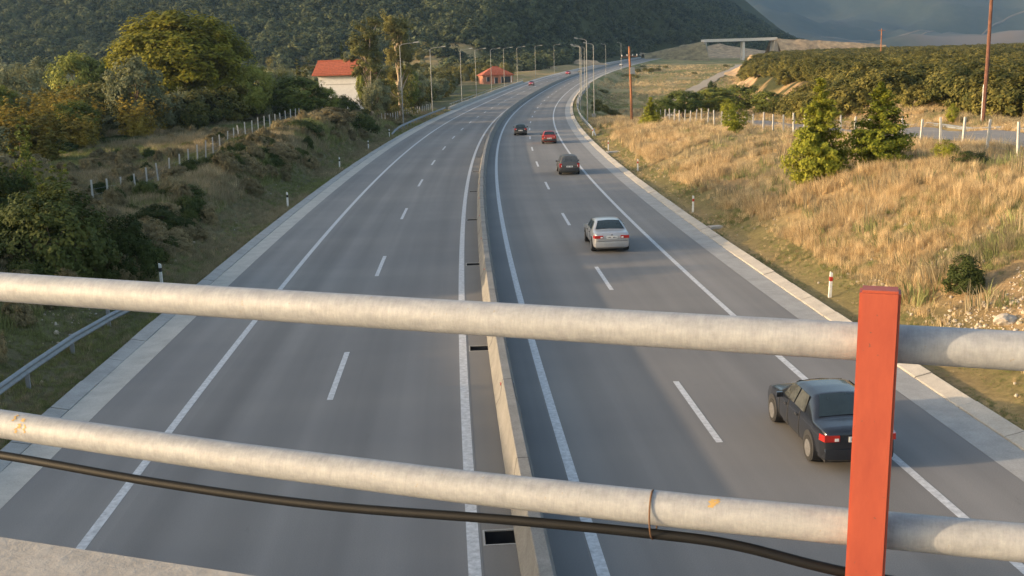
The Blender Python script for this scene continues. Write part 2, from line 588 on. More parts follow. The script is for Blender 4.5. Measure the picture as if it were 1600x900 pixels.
# ------------------------------------------------------------------ terrain sheet
ys = [-70.0]
while ys[-1] < 2300:
    y = ys[-1]
    ys.append(y + (2.5 if y < 10 else min(26, 0.8 + max(0, y - 35) * 0.0115)))
ys = np.array(ys)
o = [12.1]
while o[-1] < 3200:
    o.append(o[-1] + max(0.55, (o[-1] - 22) * 0.062))
o = np.array(o)
offs = np.concatenate([-o[::-1] - .55, [-12.5, -8, 0, 8, 11.95], o])
s = cslope(ys); n = np.sqrt(1 + s * s)
far = np.clip((np.abs(offs)[None, :] - 60) / 200, 0, 1)
GX = cx(ys)[:, None] + offs[None, :] / (n[:, None] * (1 - far) + far)
GY = ys[:, None] - offs[None, :] * (s / n)[:, None] * (1 - far)
GZ = ground(GX, GY)
nY, nO = GX.shape
verts = np.stack([GX, GY, GZ], -1).reshape(-1, 3)
ii, jj = np.meshgrid(np.arange(nY - 1), np.arange(nO - 1), indexing='ij')
a = (ii * nO + jj).ravel()
faces = np.stack([a, a + 1, a + nO + 1, a + nO], 1)


def np_mesh(name, v, f, mat, smooth=True):
    me = bpy.data.meshes.new(name)
    nf = len(f); k = f.shape[1]
    me.vertices.add(len(v)); me.vertices.foreach_set('co', np.ascontiguousarray(v, dtype=np.float32).ravel())
    me.loops.add(nf * k); me.loops.foreach_set('vertex_index', np.ascontiguousarray(f, dtype=np.int32).ravel())
    me.polygons.add(nf); me.polygons.foreach_set('loop_start', np.arange(0, nf * k, k, dtype=np.int32))
    me.update(calc_edges=True)
    if smooth: me.polygons.foreach_set('use_smooth', np.ones(nf, dtype=bool))
    me.materials.append(mat)
    return me


# what grows or lies where (its own colour, not its light)
vx, vy, vz = verts.T
soff = (vx - cx(vy)) / np.sqrt(1 + cslope(vy) ** 2)
DRY = np.array([.42, .30, .15]); GRN = np.array([.125, .125, .048]); SOIL = np.array([.30, .205, .115]); FOR = np.array([.055, .060, .024])
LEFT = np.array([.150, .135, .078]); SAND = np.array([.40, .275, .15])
p1 = sstep((fbm(vx / 11, vy / 11, 31) + .15) * 1.6 + .3)[:, None]
p2 = sstep((fbm(vx / 5, vy / 5, 37)) * 2.2 + .1)[:, None]
tone = DRY * p1 + np.array([.33, .25, .12]) * (1 - p1)
tone = tone * (1 - p2 * .7) + SOIL * p2 * .7
stony = (sstep((soff - 13.8) / 1.2) * (1 - sstep((vy - 35) / 7)))[:, None]
tone = tone * (1 - stony) + SAND * stony
vg = sstep(1 - np.abs(soff - 14) / 2.2)[:, None] * (1 - sstep((vy - 120) / 50))[:, None]
tone = tone * (1 - vg * .7) + GRN * vg * .7
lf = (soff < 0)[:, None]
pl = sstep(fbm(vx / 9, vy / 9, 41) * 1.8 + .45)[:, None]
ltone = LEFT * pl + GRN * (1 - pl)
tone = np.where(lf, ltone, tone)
fieldL = (lf[:, 0] & (vy > 400))[:, None]
tone = np.where(fieldL, DRY * .9 * pl + np.array([.24, .20, .085]) * (1 - pl), tone)
# valley and forest floor on the right
edge = np.interp(vy, [60, 120, 195, 310, 500, 650, 900, 2000], [28, 34, 45, 60, 104, 152, 235, 640])
inval = ((~lf[:, 0]) & (vy > 165) & (vx < edge + 3))[:, None]
gv = sstep(fbm(vx / 18, vy / 18, 47) * 1.8 + .5)[:, None]
tone = np.where(inval, np.array([.36, .285, .14]) * gv + np.array([.19, .19, .075]) * (1 - gv), tone)
bank = ((~lf[:, 0]) & (vy > 150) & (vx > edge - 2) & (vx < edge + 9) & (fbm(vx / 16, vy / 16, 49) > -.12))[:, None]
tone = np.where(bank, SAND * (.75 + .3 * gv), tone)
fst = ((~lf[:, 0]) & (vx > edge + 6) & (vy > 98) & ~bank[:, 0])[:, None]
tone = np.where(fst, FOR, tone)
hillm = sstep((vy - 590 - 60 * fbm(vx / 120, vy / 120, 51)) / 60)[:, None] * (1 - sstep((vx / np.maximum(vy, 1) - .25) / .03))[:, None]
hillm = hillm * np.where(soff > 0, sstep((vy - 900) / 60), 1)[:, None]
tone = tone * (1 - hillm) + FOR * hillm
me = np_mesh('terrain', verts, faces, M['ground'])
ca = me.color_attributes.new('tone', 'FLOAT_COLOR', 'POINT')
ca.data.foreach_set('color', np.concatenate([tone, np.ones((len(tone), 1))], 1).astype(np.float32).ravel())
terrain = tag(link('terrain', me), 'grassy banks, valley and wooded hillside around the motorway', kind='structure')

# far mountain range
mx = np.linspace(-1500, 5200, 150); my = np.linspace(3000, 7000, 60)
MX, MY = np.meshgrid(mx, my)
ridge = sstep((MY - 3050) / 3300)
MZ = -20 + ridge * (720 + 420 * fbm(MX / 900, MY / 900, 61)) + sstep((MY - 3050) / 900) * 130 * fbm(MX / 300, MY / 420, 63) + 60 * sstep((MX - 1000) / 300) * np.exp(-((MY - 3300) / 180) ** 2) * (1 + .6 * fbm(MX / 200, MY / 500, 67))
v = np.stack([MX, MY, MZ], -1).reshape(-1, 3)
ii, jj = np.meshgrid(np.arange(59), np.arange(149), indexing='ij'); a = (ii * 150 + jj).ravel()
f = np.stack([a, a + 1, a + 151, a + 150], 1)
mt, nt, bs = new_mat('far_mountain')
oc = coords(nt)
na = noise(nt, 0.004, 8, 0.7, oc)
nb = noise(nt, 0.03, 6, 0.7, oc)
c1 = ramp(nt, na, [(0.42, (0.014, 0.026, 0.019)), (0.58, (0.028, 0.038, 0.026)), (0.72, (0.075, 0.062, 0.045))])
c2 = ramp(nt, nb, [(0.3, (0.65, 0.65, 0.65)), (0.7, (1.3, 1.3, 1.3))])
c = mixc(nt, c1, c2, 1.0, 'MULTIPLY')
at = nt.nodes.new('ShaderNodeVertexColor'); at.layer_name = 'bare'
c = mixc(nt, c, (0.17, 0.125, 0.09), at.outputs[0])
nt.links.new(c, bs.inputs['Base Color']); bs.inputs['Roughness'].default_value = 1.0
me = np_mesh('far_mountain', v, f, mt)
bare = np.zeros(len(v))
bare = np.maximum(bare, (np.exp(-((v[:, 1] - 3280) / 120) ** 2) * sstep((v[:, 0] - 1150) / 150) * (v[:, 0] < 1900)))
bare = np.clip(bare, 0, .85)
ca = me.color_attributes.new('bare', 'FLOAT_COLOR', 'POINT')
ca.data.foreach_set('color', np.stack([bare, bare, bare, np.ones_like(bare)], 1).astype(np.float32).ravel())
tag(link('far_mountain', me), 'hazy blue mountain range far behind the plain', kind='structure')

# terraced roads and bare cuts on the mountain face
def mz(x, y):
    j = np.clip((x - mx[0]) / (mx[1] - mx[0]), 0, 148.99); i = np.clip((y - my[0]) / (my[1] - my[0]), 0, 58.99)
    a, b = int(i), int(j); fi, fj = i - a, j - b
    return float((MZ[a, b] * (1 - fj) + MZ[a, b + 1] * fj) * (1 - fi) + (MZ[a + 1, b] * (1 - fj) + MZ[a + 1, b + 1] * fj) * fi)


for (x0, y0, x1, y1, w) in ((1010, 3560, 1750, 4000, 2.6), (1050, 3640, 1950, 4120, 2.4), (1500, 3900, 1900, 3800, 5)):
    mb = MB(); path = []
    for k in range(60):
        t = k / 59; x = x0 + (x1 - x0) * t; y = y0 + (y1 - y0) * t + 40 * math.sin(t * 9)
        path.append(((x, y, mz(x, y) + 2), (0, 1)))
    mb.sweep(path, [(-w * 2, -5), (-w, 0), (w, 1), (w * 2, 0)])
    tag(mb.build('mountain_road', M['mroad']), kind='structure')

# ------------------------------------------------------------------ motorway
YS = list(np.arange(-40, 120, 1.5)) + list(np.arange(120, 300, 3.0)) + list(np.arange(300, 985, 6.0))


def strip(name, o1, o2, dz, mat, y0=-40, y1=980, parent=None, thick=0):
    yy = [y0] + [y for y in YS if y0 + .3 < y < y1 - .3] + [y1]
    v, f, uv = [], [], []
    nn = max(1, int(round(abs(o2 - o1) / 3.0)))
    for y in yy:
        for k in range(nn + 1):
            of = o1 + (o2 - o1) * k / nn
            x_, y_ = rp(of, y)
            v.append((x_, y_, float(zroad(y)) + dz)); uv.append((of, y))
    w = nn + 1
    for i in range(len(yy) - 1):
        for k in range(nn):
            a_ = i * w + k
            f.append((a_, a_ + 1, a_ + w + 1, a_ + w))
    me = bpy.data.meshes.new(name)
    me.from_pydata(v, [], f)
    ul = me.uv_layers.new(name='UVMap')
    for lp in me.loops:
        ul.data[lp.index].uv = uv[lp.vertex_index]
    me.materials.append(mat)
    return link(name, me, parent)


lroad = tag(strip('left_carriageway', -11.3, -1.0, 0, M['asphalt']), 'left carriageway of grey asphalt', kind='structure')
rroad = tag(strip('right_carriageway', 1.0, 10.7, 0, M['asphalt_r']), 'right carriageway of grey asphalt', kind='structure')
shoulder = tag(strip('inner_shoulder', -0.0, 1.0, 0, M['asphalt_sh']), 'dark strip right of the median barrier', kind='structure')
strip('edge_line', -8.98, -8.77, .005, M['paint'], parent=lroad)
strip('edge_line', -1.28, -1.04, .005, M['paint'], parent=lroad)
strip('edge_line', 1.04, 1.27, .005, M['paint'], parent=rroad)
strip('edge_line', 8.50, 8.70, .005, M['paint'], parent=rroad)
for base, of, par in ((32.2, -4.95, lroad), (27.3, 4.93, rroad)):
    for k in range(-2, 40):
        yc = base + 18.3 * k
        if yc < 10 or yc > 640: continue
        strip('lane_dash', of - .085, of + .085, .005, M['paint'], yc - 2.6, yc + 2.6, par)

# gutter with drain pits on the left side of the barrier
pits = [20.0, 34.6, 50.0, 64.9, 79.9, 95.0, 110.0]
gut = tag(empty('gutter'), 'narrow gutter between the left carriageway and the median barrier', kind='structure')
yprev = -40
for p in pits:
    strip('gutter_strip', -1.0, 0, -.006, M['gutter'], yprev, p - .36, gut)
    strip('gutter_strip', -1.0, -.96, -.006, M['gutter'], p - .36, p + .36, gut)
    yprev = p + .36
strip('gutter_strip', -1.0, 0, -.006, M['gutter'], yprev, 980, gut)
pitnames = ['nearest', 'second', 'third', 'fourth', 'fifth', 'sixth', 'seventh']
for i, p in enumerate(pits):
    x_, y_ = rp(-.63, p)
    e = tag(empty('drain_pit', (x_, y_, -.02), rhead(p)), 'dark open drain pit beside the median barrier, %s from the viewer' % pitnames[i], 'drain', 'drain pits along the median barrier')
    mb = MB()
    w_, l_ = .33, .36
    vs_ = [(-w_, -l_, 0), (w_, -l_, 0), (w_, l_, 0), (-w_, l_, 0), (-w_, -l_, -.4), (w_, -l_, -.4), (w_, l_, -.4), (-w_, l_, -.4)]
    mb.add(vs_, [(0, 1, 5, 4), (1, 2, 6, 5), (2, 3, 7, 6), (3, 0, 4, 7), (4, 5, 6, 7)])
    mb.build('pit_wall', M['trim'], e)
    mb = MB()
    for a_, b_, c_, d_ in ((-w_, -l_, w_, -l_ + .04), (-w_, l_ - .04, w_, l_), (-w_, -l_ + .04, -w_ + .04, l_ - .04)):
        mb.box(((a_ + c_) / 2, (b_ + d_) / 2, .012), (c_ - a_, d_ - b_, .03))
    mb.build('rim', M['concrete_g'], e)
    if i < 3:
        for k in range(16 if i == 0 else 8):
            mb = MB(); q = random.uniform(.02, .04)
            mb.box((random.uniform(-.24, .26), random.uniform(-.26, .28), -.36 + q / 2 + .07), (q * 1.5, q, q), random.uniform(0, 3), .7)
            mb.build('debris', M['rock_w'], e)

# median barrier
mb = MB()
prof = [(-.33, -.05), (-.33, .08), (-.21, .30), (-.125, .785), (-.11, .80), (.11, .80), (.125, .785), (.21, .30), (.30, .08), (.30, -.05)]
path = []
for y in YS:
    x_, y_ = rp(0, y)
    path.append(((x_, y_, float(zroad(y))), rside(y)))
mb.sweep(path, prof)
bar = mb.build('median_barrier', M['barrier'], smooth=35)
tag(bar, 'long pale concrete median barrier dividing the two carriageways', 'barrier')
for y in list(np.arange(28.5, 130, 8.5)):
    for sd_, mt_ in ((-.165, 'redref'), (.165, 'rail')):
        x_, y_ = rp(sd_, y)
        mb = MB(); mb.box((x_, y_, .58), (.035, .10, .07), rhead(y))
        mb.build('reflector', M[mt_], bar)

for y in list(np.arange(16.2, 100, 6.0)):
    x_, y_ = rp(0, y); sx_, sy_ = rside(y)
    mb = MB(); mb.tube([(x_ + sx_ * a_, y_ + sy_ * a_, b_ + .001) for a_, b_ in prof[1:9]], .007, 4); mb.build('joint', M['trim'], bar)
# concrete aprons and kerbs
tag(strip('left_apron', -12.19, -11.3, .004, M['concrete']), 'pale concrete apron beside the left carriageway', kind='structure')
tag(strip('right_apron', 10.7, 11.64, .003, M['concrete_g']), 'grey concrete channel beside the right carriageway', kind='structure')


def kerb(name, o1, o2, y0, y1, L, mat, label, hgt):
    k = tag(empty(name), label, kind='structure')
    y = y0
    while y < y1:
        ll = L * random.uniform(.92, 1.08)
        mb = MB(); d = random.uniform(-.012, .012)
        path = []
        for yy in np.linspace(y + .02, y + ll - .02, 3):
            x_, y_ = rp((o1 + o2) / 2 + random.uniform(-.01, .01), yy)
            path.append(((x_, y_, float(zroad(yy)) + d), rside(yy)))
        w = (o2 - o1) / 2
        pr = [(-w, -.2), (-w, .03), (-w + .03, .045), (w - .05, hgt + .03), (w, hgt), (w, -.2)] if o1 > 0 else [(-w, -.2), (-w, hgt), (-w + .05, hgt + .02), (w - .03, .03), (w, .02), (w, -.2)]
        mb.sweep(path, pr, closed=True, cap=True)
        mb.build('kerb_stone', mat, k)
        y += ll
    mb = MB(); path = []
    for yy in [q for q in YS if q >= y] :
        x_, y_ = rp((o1 + o2) / 2, yy); path.append(((x_, y_, float(zroad(yy))), rside(yy)))
    w = (o2 - o1) / 2
    mb.sweep(path, [(-w, -.2), (-w, .03), (w, hgt + .03), (w, -.2)] if o1 > 0 else [(-w, -.2), (-w, hgt), (w, .02), (w, -.2)])
    mb.build('kerb_run', mat, k)


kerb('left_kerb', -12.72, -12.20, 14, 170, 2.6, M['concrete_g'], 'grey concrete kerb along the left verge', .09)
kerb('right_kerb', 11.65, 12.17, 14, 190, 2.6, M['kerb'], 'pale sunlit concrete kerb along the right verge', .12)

# viaduct over the stream
via = empty('viaduct', (0, 0, 0))
tag(via, 'low concrete viaduct carrying the motorway over the valley by the lamps', 'bridge')
for sgn, nm in ((-1, 'parapet'), (1, 'parapet')):
    mb = MB(); path = []
    for y in np.arange(226, 398 if sgn < 0 else 352, 4.0):
        x_, y_ = rp(sgn * 13.2, y); path.append(((x_, y_, float(zroad(y))), rside(y)))
    mb.sweep(path, [(-.22, -1.5), (-.22, .75), (.22, .75), (.22, -1.5)], closed=True, cap=True)
    pp = mb.build(nm, M['concrete_l'], via)
    for y in np.arange(228, 396 if sgn < 0 else 350, 3.0):
        x_, y_ = rp(sgn * 13.2, y); mb = MB()
        mb.box((x_, y_, float(zroad(y)) + 1.05), (.07, .07, .6), rhead(y)); mb.build('rail_post', M['lamp'], pp)
    mb = MB(); mb.tube([(*rp(sgn * 13.2, y), float(zroad(y)) + 1.35) for y in np.arange(227, 397 if sgn < 0 else 351, 4.0)], .05, 6)
    mb.build('handrail', M['lamp'], pp)
mb = MB(); path = []
for y in np.arange(232, 350, 4.0):
    x_, y_ = rp(0, y); path.append(((x_, y_, float(zroad(y)) - .06), rside(y)))
mb.sweep(path, [(-13, 0), (-13, -1.2), (13, -1.2), (13, 0)], cap=True)
mb.build('deck', M['concrete_g'], via)
for y in (240, 262, 284, 306, 328, 344):
    for of in (-11.5, 0, 12.4):
        x_, y_ = rp(of, y); mb = MB()
        mb.box((x_, y_, float(zroad(y)) - 4.6), (1.6 if of > 5 else 1.2, 1.0, 6.8), rhead(y)); mb.build('pier', M['concrete_l'], via)

# ------------------------------------------------------------------ bridge underfoot, railing, cable
DECK = 7.72
def bp(u, v, z):
    p = RAIL0 + AX * u + AN * v
    return (p.x, p.y, z)


brz = math.atan2(AX.y, AX.x)
ov = empty('footbridge', bp(0, -4.5, 0), brz)
ov.rotation_euler = (0, .0139, brz)
tag(ov, 'concrete bridge under the viewer with a pale kerb at its edge', 'bridge')
mb = MB(); mb.box((0, -.05, DECK - .62), (56, 9.5, 1.2)); mb.build('deck', M['concrete'], ov)
mb = MB()
mb.sweep([((u, 4.45, DECK), (0, 1)) for u in np.linspace(-28, 28, 15)], [(-.42, -.1), (-.42, .36), (-.38, .40), (.00, .40), (.03, .38), (.03, -.6)], closed=True, cap=True)
mb.build('kerb', M['concrete_l'], ov)
for u in (-17, 17):
    mb = MB(); mb.box((u, -.05, 3.2), (1.0, 8.6, 6.6)); mb.build('pier', M['concrete_g'], ov)

rl = empty('bridge_railing', bp(0, 0, DECK + .4), brz)
rl.rotation_euler = (0, .0139, brz)
tag(rl, 'galvanized tube railing with orange-red posts crossing the foreground', 'railing')
def tube_rail(name, zc, rad, sl_=0.0, sag=0.0):
    mb = MB()
    nseg = 60
    pts = []
    for k in range(nseg + 1):
        u = -14 + 28 * k / nseg
        pts.append((u, 0, zc - DECK - .4 + (sl_ * u + sag * u * u if abs(u) < 1.3 else sl_ * u + sag * 1.69)))
    mb.tube(pts, rad, 32)
    return mb.build(name, M['galv'], rl, smooth=40)
tube_rail('upper_rail', 8.659, .0305, -.0004, .003)
low = tube_rail('lower_rail', 8.3365, .0305, -.0031, .018)
POST_U = (Vector((0.545, 1.60, 0)) - RAIL0).dot(AX)
for k in range(-5, 6):
    me = bpy.data.meshes.new('post')
    bm = bmesh.new()
    bmesh.ops.create_cube(bm, size=1)
    for vv in bm.verts:
        vv.co = Vector((vv.co.x * .060, vv.co.y * .044, (vv.co.z + .5) * .688 - .05))
    bmesh.ops.bevel(bm, geom=bm.edges[:] , offset=.004, segments=2, affect='EDGES')
    bm.to_mesh(me); bm.free()
    me.materials.append(M['orange']); me.shade_smooth(); me.set_sharp_from_angle(angle=R(30))
    ps = link('post', me, rl, (POST_U + k * 2.45, -.048, 0.0))
    mb = MB(); mb.box((0, 0, -.02), (.14, .14, .02)); mb.build('base_plate', M['orange'], ps)
# painted mark on the lower rail
mb = MB(); mb.tube([(-.985, 0, 8.3695 - DECK - .4), (-.968, 0, 8.3695 - DECK - .4)], .0312, 32, cap=False)

for u0, n0, a0, a1 in ((-.992, 5, .2, 1.9), (.475, 2, .1, .9)):
    for q in range(n0):
        mb = MB(); uu = u0 + q * .007 + random.uniform(-.003, .003); s0 = random.uniform(a0, a1 - .5); s1 = s0 + random.uniform(.25, .6); wd = random.uniform(.002, .005)
        vv_ = []
        for k in range(7):
            t = s0 + (s1 - s0) * k / 6
            for du in (-wd, wd): vv_.append((uu + du + .003 * math.sin(k * 2 + q), -.0309 * math.sin(t), 8.3365 - DECK - .4 - .0031 * uu + .018 * uu * uu + .0309 * math.cos(t)))
        mb.add(vv_, [(k * 2, k * 2 + 1, k * 2 + 3, k * 2 + 2) for k in range(6)])
        mb.build('paint_mark', M['yellow'], low)

# cable and its tie
cab = MB()
cp = [(-1.9, 2.495, 8.34), (-1.5, 2.36, 8.32), (-1.112, 2.228, 8.308), (-.73, 2.098, 8.284), (-.384, 1.98, 8.275), (-.013, 1.854, 8.287), (.233, 1.77, 8.2905), (.368, 1.724, 8.286), (.546, 1.663, 8.259), (.8, 1.577, 8.245), (1.3, 1.407, 8.24), (2, 1.17, 8.25)]
def catmull(P, nsub=8):
    out = []
    P = [Vector(p) for p in P]
    for i in range(len(P) - 1):
        p0, p1_, p2_, p3 = P[max(i - 1, 0)], P[i], P[i + 1], P[min(i + 2, len(P) - 1)]
        for k in range(nsub):
            t = k / nsub
            out.append(.5 * ((2 * p1_) + (-p0 + p2_) * t + (2 * p0 - 5 * p1_ + 4 * p2_ - p3) * t * t + (-p0 + 3 * p1_ - 3 * p2_ + p3) * t ** 3))
    out.append(P[-1]); return out
cab.tube(catmull(cp), .0090, 16)
tag(cab.build('cable', M['rubber'], smooth=50), 'black cable slung under the lower railing tube', 'cable')
tie = MB()
c0 = Vector((.233, 1.785, 8.32))
ring = []
for k in range(27):
    t = 2 * math.pi * k / 24
    d = AN * (math.cos(t) * .033 - .004) + Vector((0, 0, math.sin(t) * .0435))
    q = RAIL0 + AX * ((c0 - RAIL0).dot(AX)) + d + AX * (.006 * k / 26)
    ring.append((q.x, q.y, 8.3215 + d.z))
ring.append((ring[-1][0] + .004, ring[-1][1], ring[-1][2] + .012)); 
tie.tube(ring, .0016, 6)
tag(tie.build('wire_tie', M['wire']), 'thin rusty wire tying the cable to the lower railing tube', 'wire')

# ------------------------------------------------------------------ guardrails
WB = [(0, -.155), (.04, -.13), (.075, -.10), (.075, -.06), (.01, -.02), (.01, .02), (.075, .06), (.075, .10), (.04, .13), (0, .155), (-.01, .155), (-.01, -.155)]


def guardrail(pts, label, side, ends=(0, 0), step=4.0):
    """pts: list of (x, y, groundz); side: +1 waves face +normal"""
    P = [Vector(p) for p in pts]
    root = empty('guardrail', P[0]); tag(root, label, 'guardrail')
    mb = MB(); path = []
    n_ = len(P)
    for i, p in enumerate(P):
        d = (P[min(i + 1, n_ - 1)] - P[max(i - 1, 0)]); d.z = 0; d.normalize()
        nrm = Vector((d.y, -d.x)) * side
        h = .62
        if ends[0] and i < 3: h = [.1, .38, .56][i]
        if ends[1] and n_ - 1 - i < 3: h = [.1, .38, .56][n_ - 1 - i]
        q = p - P[0]
        path.append(((q.x, q.y, q.z + h), (nrm.x, nrm.y)))
    mb.sweep(path, WB, closed=True, cap=True)
    mb.build('beam', M['rail'], root, smooth=60)
    for i in range(1, n_ - 1):
        q = P[i] - P[0]; d = P[i + 1] - P[i - 1]
        nrm = path[i][1]
        mb = MB(); mb.box((q.x - nrm[0] * .08, q.y - nrm[1] * .08, q.z + .22), (.07, .12, .95), math.atan2(d.y, d.x))
        mb.build('post', M['rail'], root)


def rline(off, ya, yb, st=4.0):
    out = []
    for y in np.arange(ya, yb + .01, st):
        x_, y_ = rp(off, y); out.append((x_, y_, max(gz(x_, y_), float(zroad(y)) - .1)))
    return out


guardrail(rline(-13.9, 5, 43, 3.8), 'steel guardrail below the bridge at the left of the road', 1, (0, 1))
guardrail(rline(-14.0, 150, 226), 'steel guardrail along the left kerb before the viaduct', 1, (1, 0))
guardrail(rline(13.1, 136, 228), 'curving steel guardrail along the right kerb before the viaduct', -1, (1, 0))
sr_line = [(35.6 - .032 * (y - 60), y) for y in np.arange(50, 110, 4.0)]
guardrail([(x, y, gz(x, y) - .55) for x, y in sr_line], 'guardrail of the side road behind the right fence', -1)

# side road behind the right fence and dirt track in the valley
def ribbon(name, pts, w, mat, lift, label=None):
    P = catmull([(x, y, 0) for x, y in pts], 8)
    v, f = [], []
    for i, p in enumerate(P):
        d = (P[min(i + 1, len(P) - 1)] - P[max(i - 1, 0)]).normalized()
        nn = Vector((d.y, -d.x, 0))
        ww = w * (1 + .12 * math.sin(i * 1.7))
        for k in range(5):
            q = p + nn * ww * (k / 4 - .5)
            v.append((q.x, q.y, gz(q.x, q.y) + lift))
    for i in range(len(P) - 1):
        for k in range(4):
            a_ = i * 5 + k; f.append((a_, a_ + 1, a_ + 6, a_ + 5))
    mb = MB(); mb.add(v, f)
    return tag(mb.build(name, mat, smooth=60), label, kind='structure')


ribbon('side_road', [(34.5, 34), (32.8, 50), (32.0, 65), (31.2, 90), (30.2, 115), (29.2, 140), (28.6, 156)], 4.6, M['asphalt_r'], .12, 'grey side road behind the right fence')
ribbon('dirt_track', [(25, 190), (31, 215), (37, 250), (44, 290), (55, 340), (74, 410), (98, 500), (118, 570), (135, 640)], 4.6, M['track'], .25, 'pale dirt track winding along the valley')

# ------------------------------------------------------------------ delineator posts
def delineator(x, y, label, group, red, tilt):
    e = empty('delineator_post', (x, y, gz(x, y) - .05)); e.rotation_euler = (random.uniform(-.03, .03), tilt, 0)
    tag(e, label, 'delineator', group)
    mb = MB(); mb.box((0, 0, .5), (.11, .09, 1.0), 0, .92); mb.build('body', M['post_w'], e)
    mb = MB(); mb.box((0, 0, .80), (.114, .094, .17)); bnd = mb.build('band', M['redref'] if red else M['black'], e)
    mb = MB(); mb.add([(-.05, -.042, 1.0), (.05, -.042, 1.0), (.05, .042, 1.0), (-.05, .042, 1.0), (-.05, -.03, 1.09), (.05, -.03, 1.03), (.05, .03, 1.03), (-.05, .03, 1.09)], [(0, 1, 5, 4), (1, 2, 6, 5), (2, 3, 7, 6), (3, 0, 4, 7), (4, 5, 6, 7)])
    mb.build('cap', M['post_w'], e)


ordn = ['nearest', 'second', 'third', 'fourth', 'fifth', 'sixth']
for i, (x, y, tl) in enumerate(((12.1, 40.5, .03), (11.05, 65.2, .03), (10.8, 91, .0), (10.45, 113.8, .02), (10.6, 136.2, 0))):
    delineator(x, y, 'white delineator post with red band on the right verge, %s from the viewer' % ordn[i], 'delineators on the right verge', True, tl)
for i, (x, y, tl) in enumerate(((-15.0, 45.8, 0), (-15.1, 73.8, .02), (-15.8, 102.2, .02), (-15.9, 125, 0), (-15.8, 147, 0))):
    delineator(x, y, 'white delineator post with dark band on the left verge, %s from the viewer' % ordn[i], 'delineators on the left verge', False, tl)

# ------------------------------------------------------------------ fences
mbp = MB(); mbp.box((0, 0, .8), (.13, .13, 1.7), 0, .85); FPOST = mbp.mesh('post', M['fence'])
def fence(pts, label, step, h=1.0, wires=4):
    P = [Vector((x, y, 0)) for x, y in pts]
    out = []
    for a_, b_ in zip(P[:-1], P[1:]):
        d = (b_ - a_).length; k = max(1, int(round(d / step)))
        out += [a_.lerp(b_, i / k) for i in range(k)]
    out.append(P[-1])
    for q in out: q.z = gz(q.x, q.y)
    root = empty('wire_fence', out[0]); tag(root, label, 'fence')
    for q in out:
        link('post', FPOST, root, q - out[0] + Vector((0, 0, random.uniform(-.12, .05))), (random.gauss(0, .035), random.gauss(0, .035), random.uniform(0, .4)), (1, 1, h))
    for w in range(wires):
        mb = MB(); mb.tube([q - out[0] + Vector((0, 0, .3 + w * 1.2 * h / wires)) for q in out], .006, 4)
        mb.build('wire_strand', M['steelthin'], root)


fence([(-27.6, 72), (-27.9, 84), (-28.4, 100), (-28.6, 120), (-28.2, 150), (-27.0, 172)], 'concrete-post wire fence running up the left bank', 3.0, 1.22)
fence([(-19.5, 172), (-18.6, 184), (-17.5, 205), (-15.6, 226)], 'close-set post fence behind the left guardrail', 2.6, .95)
fence([(30.5, 44), (28.0, 56), (27.2, 62), (26.4, 80), (25.2, 100), (23.6, 125), (22.2, 150), (21.0, 168)], 'concrete-post wire fence along the top of the right bank', 3.0, 1.12)
fence([(27, 205), (33, 220), (40, 235)], 'short row of fence posts in the valley below viaduct', 3.0, .9, 2)

# ------------------------------------------------------------------ street lamps and poles
def lamp_meshes():
    mb = MB(); mb.tube([(0, 0, -.3), (0, 0, 6), (0, 0, 12.3)], [.095, .075, .055], 8); p = mb.mesh('pole', M['lamp'], 40)
    mb = MB(); mb.tube([(0, 0, 12.2), (.4, 0, 12.45), (1.2, 0, 12.55), (2.3, 0, 12.65)], [.06, .05, .045, .04], 6); a_ = mb.mesh('arm', M['lamp'], 40)
    mb = MB(); mb.add([(2.1, -.10, 12.60), (3.0, -.16, 12.66), (3.0, .16, 12.66), (2.1, .10, 12.60), (2.1, -.06, 12.72), (2.9, -.1, 12.84), (2.9, .1, 12.84), (2.1, .06, 12.72)], [(0, 1, 2, 3), (4, 5, 6, 7), (0, 1, 5, 4), (1, 2, 6, 5), (2, 3, 7, 6), (3, 0, 4, 7)])
    h = mb.mesh('lamp_head', M['lamp'])
    return p, a_, h
LP, LA, LH = lamp_meshes()
def lamp(off, y, label, grp, x=None, z=None):
    if x is None:
        x, y2 = rp(off, y)
    else:
        y2 = y
    z = max(gz(x, y2), float(zroad(y)) - .2) if z is None else z
    e = empty('street_lamp', (x, y2, z), rhead(y) + (math.pi if off > 0 else 0)); tag(e, label, 'street lamp', grp)
    ks = (.62, 1, 1) if off > 0 else (1, 1, 1)
    link('pole', LP, e); a_ = link('arm', LA, e, scl=ks); link('lamp_head', LH, e, scl=ks)
ordn = ['nearest', 'second', 'third', 'fourth', 'fifth', 'sixth', 'seventh', 'eighth', 'ninth']
for i, y in enumerate((169, 210, 262, 292, 326, 357, 391, 441, 498)):
    lamp(-14.6, y, 'tall street lamp on the left side of the motorway, %s from the viewer' % ordn[i], 'street lamps on the left')
for i, (y, x, z) in enumerate(((169, 12.4, None), (205, 16.3, None), (222, None, None), (246, None, None), (270, None, None), (304, None, None), (437, None, None), (519, None, None))):
    lamp(13.8, y, 'tall street lamp on the right side of the motorway, %s from the viewer' % ordn[i], 'street lamps on the right', x, z)
e = empty('junction_box', (16.15, 204.2, gz(16.2, 204.2))); tag(e, 'small pale box at the foot of a right-hand lamp', 'box')
mb = MB(); mb.box((0, 0, .45), (.7, .5, 1.3)); mb.build('cabinet', M['concrete_l'], e)
mb = MB(); mb.box((0, 0, 1.13), (.8, .6, .08)); mb.build('lid', M['concrete_g'], e)

